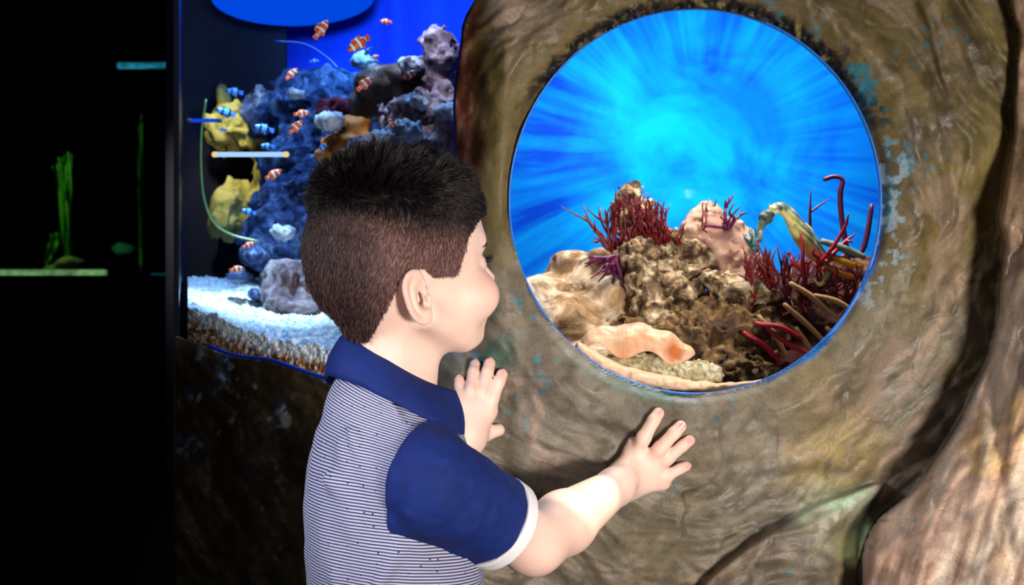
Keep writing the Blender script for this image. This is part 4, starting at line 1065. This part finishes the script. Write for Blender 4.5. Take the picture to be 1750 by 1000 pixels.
rock('rock', [(745,72,2.2,18,24,.03),(752,115,2.2,32,44,.05),(756,190,2.2,34,70,.06),(700,205,2.2,44,40,.06),(705,265,2.15,60,45,.07),(770,250,2.15,30,80,.06),(640,262,2.15,50,24,.05)], lil, .0042, 'tall lilac-grey rock pillar at the right of the left tank', amp=.012, fr=48, seed=32, rid=.3)
rock('rock', [(690,128,2.25,50,14,.05),(655,150,2.28,50,26,.06),(640,180,2.3,40,26,.06),(715,120,2.2,28,14,.04),(690,165,2.3,46,40,.06)], speckled('overhang', [(.3, (34,26,24)), (.55, (84,72,64)), (.8, (190,186,190))], 24, .85, 140, 1, .005), .005, 'dark overhanging rock ledge with pale crust in the left tank', amp=.008, fr=36, seed=33)
rock('coral', [(600,212,2.25,26,16,.03),(592,240,2.24,44,10,.035),(566,262,2.24,30,12,.03),(588,282,2.22,34,18,.03),(612,232,2.25,20,30,.03)], orange, .004, 'orange-brown leather coral above the boy\'s hair', 'coral', amp=.006, fr=36, seed=34)
rock('coral', [(570,200,2.46,30,8,.05),(585,182,2.46,34,10,.05),(560,188,2.46,18,8,.04)], speckled('purple_coral', [(.3, (50,8,28)), (.7, (120,30,60))], 40, .8, 200, 1, .004), .004, 'dark purple encrusting coral left of the overhanging ledge', 'coral', amp=.007, fr=60, seed=35)
rock('rock', [(382,175,2.95,11,32,.04),(372,200,2.95,8,20,.03)], yel, .006, 'thin upright yellow rock at the left of the left tank', amp=.006, fr=24, seed=40)
rock('rock', [(402,214,2.92,46,26,.08),(446,238,2.9,48,16,.06),(424,196,2.92,30,24,.05),(380,240,2.92,20,22,.05)], yel, .005, 'wide yellow-lit rock above the white reflected bar', amp=.017, fr=30, seed=41)
rock('rock', [(466,292,2.9,32,42,.07),(450,326,2.9,26,32,.06)], yel, .006, 'yellow-lit rock just below the white reflected bar', amp=.015, fr=30, seed=42)
rock('rock', [(400,350,2.9,42,38,.07),(390,382,2.9,36,30,.07),(425,372,2.9,22,14,.05)], yel, .006, 'lowest yellow-lit rock in the left tank', amp=.014, fr=28, seed=43, stretch=(1.6,1,.5))
rock('rock', [(495,480,2.3,46,36,.06),(545,470,2.3,34,40,.06),(470,500,2.28,28,24,.04),(500,520,2.25,50,20,.05)], lil, .0045, 'pitted pinkish rock with a brown hollow above the white gravel', amp=.008, fr=40, seed=44, holes=[(502,484,2.24,12,22,.03)])
for i, (u, v, ru, rv, lab) in enumerate([(432,436,24,16,'flat blue stone under the lowest yellow rock'), (560,545,26,22,'bluish stone behind the boy\'s collar'), (440,505,12,12,'small dark stone at the left of the pitted rock'), (410,470,22,8,'low flat stone at the back left of the gravel')]):
    rock('stone', [(u, v, 2.3, ru, rv, .03)], reef, .0045, lab, 'stone', amp=.006, fr=50, seed=50+i)
for i, (u, v, y, r_, lab) in enumerate([(646,122,2.29,13,'pale bushy coral on top of the back reef rock'), (700,108,2.12,13,'pale coral knob at the foot of the rock pillar'), (620,104,2.5,16,'blue-white coral head on the reef crest'), (480,395,2.4,14,'bright cyan coral tuft left of the boy\'s head'), (690,222,2.06,22,'ruffled white-blue coral on the lilac pillar'), (655,236,2.06,20,'spiky white-blue coral right above the boy\'s hair'), (765,192,2.1,18,'white frilly coral on the right side of the pillar'), (560,205,2.2,18,'pinkish anemone coral left of the orange coral'), (504,160,2.5,8,'tiny white coral on the back reef'), (710,175,2.14,14,'pale blue coral under the overhang tip')]):
    rock('coral', [(u, v, y, r_*1.3, r_*.7, .02), (u+r_*.6, v+3, y, r_*.8, r_*.6, .02)], speckled('crust%d' % i, [(.3, (80,96,130)), (.6, (190,200,214)), (.8, (250,250,250))], 60, .8, 260, 1, .004), .0035, lab, 'coral', amp=.006, fr=95, seed=70+i)
# gravel of the left tank
nx, ny = 300, 190
us = np.linspace(321, 800, nx); U = us[:,None]+np.zeros((nx, ny)); tk = np.linspace(0, 1, ny)[None]
Yf = wall_base(us)[:,None]+.058; Yb = 3.05
k_front = 50
Y = np.where(np.arange(ny)[None] < k_front, Yf+.002*np.arange(ny)[None]/k_front, Yf+.002+(Yb-Yf)*((np.arange(ny)[None]-k_front)/(ny-k_front-1.))**1.5)
vt = np.interp(us, [250,330,400,480,560,620,700,800], [520,528,556,580,600,612,612,600])[:,None]
ztop = EYE-(vt-500)*Yf/FPX
zb = 1.004
X = (U-875)*Yf/FPX*(Y/Yf)
kk = np.clip((Y-Yf-.002)/(2.62-Yf), 0, 1)
Z = np.where(np.arange(ny)[None] < k_front, ztop-.13*(1-np.arange(ny)[None]/k_front)**1, ztop+(zb-ztop)*kk**.9)
pp = np.stack([X, Y*1.0, Z], -1)
bmp_ = .0042*fbm(pp*120, 3, 60)+.006*fbm(pp*26, 3, 61)
Z = Z+bmp_*np.where(np.arange(ny)[None] < k_front-6, .2, 1.); Yd = Y-np.where(np.arange(ny)[None] < k_front, np.clip(.004*fbm(pp*160, 3, 62), -.004, .006), 0)
m, t, b = mat('coral_gravel', .8, .3); v_ = obj_vec(t)
vo = N(t, 'ShaderNodeTexVoronoi'); vo.inputs['Scale'].default_value = 190; t.links.new(v_, vo.inputs[0])
bwn = N(t, 'ShaderNodeRGBToBW'); t.links.new(vo.outputs['Color'], bwn.inputs[0])
top_c = ramp(t, bwn.outputs[0], [(.1, (150,176,200)), (.4, (226,236,240)), (.8, (255,255,255))])
low_c = ramp(t, bwn.outputs[0], [(.15, (60,38,20)), (.4, (140,92,44)), (.6, (190,140,70)), (.85, (226,220,220))])
t.links.new(mix(t, attr(t, 'layer', 'Fac'), low_c, top_c), b.inputs['Base Color']); bump(t, b, vo.outputs['Distance'], .8, .004)
lay = sm(-.030, -.014, Z-ztop+.008*fbm(pp*50, 3, 63)); keepr = X > -9
gm = mk('gravel', np.stack([X, Yd, Z], -1).reshape(-1, 3), gridF(nx, ny)[:, ::-1], m, attrs={'layer': ('FLOAT', lay.ravel())}, label='white coral gravel over a brown layer on the floor of the left tank', cat='gravel', kind='stuff')
# reflected lights in the left tank, built as added glowing shapes
ov = empty('round_reflection', tuple(P(490, 0, 2.95)), 'big round blue glowing lamp near the top of the left tank', 'reflection')  # oval mirrored by the water surface, added as a glowing solid
Mx = Matrix.Rotation(.0, 3, 'X')
mk('glow_shape', *sphere(P(500, -6, 2.95), (140*2.95/FPX, .05, 50*2.95/FPX), 40, 20), glow('blue_glow', (0,84,255), .75), ov)
mk('dark_rim', *sphere(P(500, -24, 2.96), (148*2.95/FPX, .06, 46*2.95/FPX), 30, 14), plain('dark_rim', (8,20,60), .5), ov)
def reflected_bar(u0, u1, v, y, r, col, st_, label, cols=None):  # bar of reflected light, added as a glowing solid
    e = empty('reflected_bar', tuple(P((u0+u1)/2, v, y)), label, 'reflection')
    mk('tube', *tube([P(u0+6, v, y), P(u1-6, v, y)], [r*y/FPX]*2, 12, 1), glow('bar_glow%d' % u0, col, st_), e)
    for u, a in ((u0, 7), (u1, -7)): mk('bar_end', *tube([P(u, v, y), P(u+a, v, y)], [r*1.15*y/FPX]*2, 12, 1), glow('cap%d' % u, (255,225,150), .9) if cols else plain('cap%d' % u, (60,70,90)), e)
    return e
reflected_bar(364, 492, 264, 2.35, 4.2, (170,210,255), 1.1, 'white glowing light tube left of the boy\'s hair', 1)
reflected_bar(320, 378, 206, 2.4, 3.2, (20,70,230), .9, 'short blue glowing reflected bar at the left edge of the left tank')
hose = stem('clear_line', [(352,170),(344,230),(344,300),(350,345),(366,382),(398,402),(440,412)], [2.2]*7, 2.4, plain('greenish_edge', (110,140,80), .2, .8), 'thin greenish panel edge curving down beside the yellow rocks', 'hose')  # rounded edge of the tank's far panel, built as a thin tube
stem('clear_line', [(470,70),(520,75),(555,95),(580,118)], [1.6]*4, 2.6, plain('blue_hose', (20,60,150), .2, .8), 'faint blue hose running to the back reef rock', 'hose')
# fish
fm, t, b = mat('clownfish_skin', .4, .5)
c_ = N(t, 'ShaderNodeTexCoord'); sp = N(t, 'ShaderNodeSeparateXYZ'); t.links.new(c_.outputs['Object'], sp.inputs[0])
md = N(t, 'ShaderNodeMath'); md.operation = 'MULTIPLY_ADD'; md.inputs[1].default_value = 1.; md.inputs[2].default_value = .5; t.links.new(sp.outputs['X'], md.inputs[0])
O, Wt, K = (236,92,20), (240,240,244), (24,14,14)
t.links.new(ramp(t, md.outputs[0], [(0, O), (.115, K), (.135, Wt), (.19, K), (.21, O), (.40, K), (.42, Wt), (.53, K), (.55, O), (.70, K), (.72, Wt), (.81, K), (.83, O)], 'CONSTANT'), b.inputs['Base Color'])
bf, t, b = mat('bluefish_skin', .4, .5)
c_ = N(t, 'ShaderNodeTexCoord'); sp = N(t, 'ShaderNodeSeparateXYZ'); t.links.new(c_.outputs['Object'], sp.inputs[0])
md = N(t, 'ShaderNodeMath'); md.operation = 'MULTIPLY_ADD'; md.inputs[1].default_value = 1.; md.inputs[2].default_value = .5; t.links.new(sp.outputs['X'], md.inputs[0])
t.links.new(ramp(t, md.outputs[0], [(0, (30,110,240)), (.22, (10,14,40)), (.34, (60,140,250)), (.58, (12,16,44)), (.70, (50,130,250)), (.9, (10,14,40))], 'CONSTANT'), b.inputs['Base Color'])
def make_fish(m, kind):
    e = empty(kind, (0,0,0))
    xs_ = np.linspace(-.36, .5, 16); V = []; n_ = 14
    for x in xs_:
        a = (x+.36)/.86; h = .19*math.sin(PI*min(1, a*.96+.04))**.62+.028*(1-a); w = h*.52
        for j in range(n_): V.append((x, w*math.cos(2*PI*j/n_), h*math.sin(2*PI*j/n_)))
    V.append((-.37,0,0)); V.append((.505,0,0)); F = [tuple(q) for q in gridF(16, n_, True)]
    for j in range(n_): j2 = (j+1) % n_; F.append((16*n_, j2, j)); F.append((16*n_+1, 15*n_+j, 15*n_+j2))
    def fin(out, th=.012):
        n = len(out); V = [(x, th, z) for x, z in out]+[(x, -th, z) for x, z in out]
        return V, [tuple(range(n)), tuple(range(2*n-1, n-1, -1))]+[(i, i+n, (i+1) % n+n, (i+1) % n) for i in range(n)]
    bd = mk('body', V, F, m, e)
    mk('tail_fin', *fin([(-.33,.05),(-.42,.13),(-.5,.12),(-.53,0),(-.5,-.12),(-.42,-.13),(-.33,-.05)]), m, e, smooth=False)
    mk('dorsal_fin', *fin([(.22,.15),(.18,.24),(.06,.26),(0,.22),(-.08,.27),(-.2,.24),(-.26,.10),(0,.12)]), m, e, smooth=False)
    mk('anal_fin', *fin([(-.02,-.16),(-.08,-.26),(-.2,-.24),(-.25,-.09)]), m, e, smooth=False)
    for s_ in (-1, 1):
        Vp, Fp = fin([(.14,.0),(.04,.07),(-.05,.03),(-.05,-.08),(.06,-.09)], .006); Vp = np.array(Vp); Vp[:,1] = Vp[:,1]+s_*(.10+.25*(.14-Vp[:,0]))
        mk('pectoral_fin', Vp, Fp, m, e, smooth=False)
        mk('eye', *sphere((.38, s_*.068, .045), .028, 8, 6), hairm_dark, bd)
    return e
def copy_tree(o, parent=None):
    c = o.copy(); C.objects.link(c); c.parent = parent
    for ch in list(o.children): copy_tree(ch, c)
    return c
spots = [
 (549,50,2.05,40,55,0,'big orange clownfish at the top left of the shoal, below the round lamp'), (612,75,2.05,46,215,0,'big orange and white clownfish in front of the open blue water'),
 (659,37,2.2,22,180,0,'lone small red clownfish nearest the top of the left tank'), (641,97,2.2,15,20,0,'tiny pale clownfish under the big striped one'),
 (624,143,2.08,36,40,0,'bright orange clownfish swimming over the purple coral'), (700,128,2.05,30,30,0,'clownfish with broad white bands at the foot of the pillar'),
 (499,126,2.4,28,45,0,'dim clownfish above the reef crest'), (668,209,2.0,20,120,0,'small clownfish among the spiky white coral'),
 (620,250,2.0,20,215,0,'small clownfish just above the boy\'s hair'), (516,194,2.15,28,10,0,'clownfish left of the pinkish anemone coral'),
 (506,217,2.1,32,45,0,'clownfish with a pale head below the anemone coral'), (468,298,2.15,32,30,0,'clownfish just below the white reflected bar'),
 (425,419,2.2,24,20,0,'clownfish over the flat blue stone'), (405,460,2.2,26,10,0,'clownfish lowest in the left tank, over the gravel'),
 (629,87,2.15,20,230,1,'small blue fish right beside the big striped clownfish'), (450,220,2.2,36,170,1,'large blue fish at the right end of the wide yellow rock'),
 (456,250,2.2,24,180,1,'dark blue fish just above the white reflected bar'), (400,157,2.4,30,175,1,'blue fish highest of those above the yellow rocks'),
 (385,192,2.3,34,165,1,'long blue fish crossing the wide yellow rock'), (382,222,2.4,12,0,1,'tiny blue fish left of the wide yellow rock'),
 (552,252,2.1,20,45,1,'light blue fish in front of the orange coral'), (424,362,2.3,26,170,1,'blue fish right of the lowest yellow rock'), (538,105,2.45,18,5,1,'faint blue fish on the reef crest')]
protos = [None, None]
for (u, v, y, Lp, ang, kd, lab) in spots:
    if protos[kd] is None: protos[kd] = make_fish(bf if kd else fm, 'reef_fish' if kd else 'clownfish'); o = protos[kd]
    else: o = copy_tree(protos[kd])
    c = P(u, v, y); o.location = tuple(c); k = Lp*y/FPX; o.scale = (k, k, k)
    a = math.radians(ang); flip = math.cos(a) < 0
    o.rotation_euler = (0, -(a if not flip else (PI-a)), PI*flip+.35)
    tag(o, lab, 'fish', 'blue reef fish in the left tank' if kd else 'clownfish in the left tank')
# -- the dark gallery at the far left
green = plain('green_weed', (60,150,30), .5, .4, .3, 60, .4)
R = np.random.default_rng(11)
def weed(base, top, w, n, y, label, seed):
    R = np.random.default_rng(seed); e = empty('water_weed', tuple(P(base[0], base[1], y)), label, 'water plant')
    for i in range(n):
        a, b_ = R.uniform(-1, 1), R.uniform(-1, 1)
        pts = [P(base[0]+a*w*.3, base[1], y+R.uniform(-.05, .05))]
        for k in (.3, .6, .85): pts.append(P(base[0]+(top[0]-base[0])*k+b_*w*k+R.normal(0, w*.25), base[1]+(top[1]-base[1])*k*R.uniform(.85, 1), y+R.uniform(-.1, .1)))
        mk('strand', *tube(pts, np.array([3.5,3.5,3,1.5])*y/FPX*.8, 5, 4), green, e)
weed((118,455), (108,225), 16, 16, 4.6, 'tall green water weed in the dark tank at the far left', 1)
weed((84,462), (96,385), 12, 7, 4.6, 'short slanting water weed left of the tall one', 2)
weed((241,466), (240,130), 4, 5, 4.9, 'thin faint green weed under the cyan reflected strip', 3)
rock('rock', [(120,450,4.55,22,9,.06),(90,462,4.55,26,7,.05)], speckled('mossy_rock', [(.3, (60,90,50)), (.7, (170,180,130))], 20), .012, 'small mossy rock at the foot of the green weed', amp=.01, fr=20, seed=90)
rock('rock', [(215,430,4.8,18,9,.05)], plain('teal_rock', (40,120,100), .7, .3, .5, 40, .3), .012, 'small teal rock alone in the dark tank', amp=.01, fr=20, seed=91)
def strip_light(u0, u1, v, y, h, col, st_, lab):  # light reflected off lit tank edges, added as glowing boxes
    e = empty('edge_reflection', tuple(P((u0+u1)/2, v, y)), lab, 'reflection')
    a = P(u0, v+h, y); b_ = P(u1, v-h, y)
    mk('glow_shape', *box(a, b_+np.array([0,.03,0])), glow('strip%d' % u0, col, st_), e, smooth=False)
    mk('mount', *box(a+np.array([-.01,.03,-.003]), b_+np.array([.01,.05,.003])), dark, e, smooth=False)
mk('tank_base', *box((-2.6, 4.25, 0), (-.95, 5.3, 1.032)), dark, kind='structure', smooth=False)
strip_light(-60, 178, 466, 4.4, 5, (130,190,120), .75, 'long pale green reflected strip below the green weed')
strip_light(200, 318, 111, 4.6, 4, (40,160,190), .6, 'cyan reflected strip high in the dark tank at the far left')
strip_light(258, 296, 469, 4.7, 2, (10,60,70), .6, 'short dim teal reflected strip right of the green one')
light('weed_lamp', 'SPOT', (-1.5, 4.2, 1.9), tuple(P(110, 430, 4.6)), 9, (.5, 1, .3), spot_size=math.radians(50), spot_blend=1)
light('weed_lamp', 'SPOT', (-1.2, 4.6, 1.9), tuple(P(240, 220, 4.9)), 2, (.4, 1, .4), spot_size=math.radians(40), spot_blend=1)
for mm in bpy.data.materials:                     # the strips shine unevenly along their length
    if mm.name in ('strip200', 'strip-60'):
        t = mm.node_tree; e_ = [n for n in t.nodes if n.type == 'EMISSION'][0]
        r_ = ramp(t, noise(t, obj_vec(t), 9 if mm.name == 'strip200' else 5, 4, .7), [(.38, (.05,.05,.05)), (.62, (1,1,1))])
        s_ = N(t, 'ShaderNodeMath'); s_.operation = 'MULTIPLY'; s_.inputs[1].default_value = e_.inputs[1].default_value*1.3
        t.links.new(r_, s_.inputs[0]); t.links.new(s_.outputs[0], e_.inputs[1])
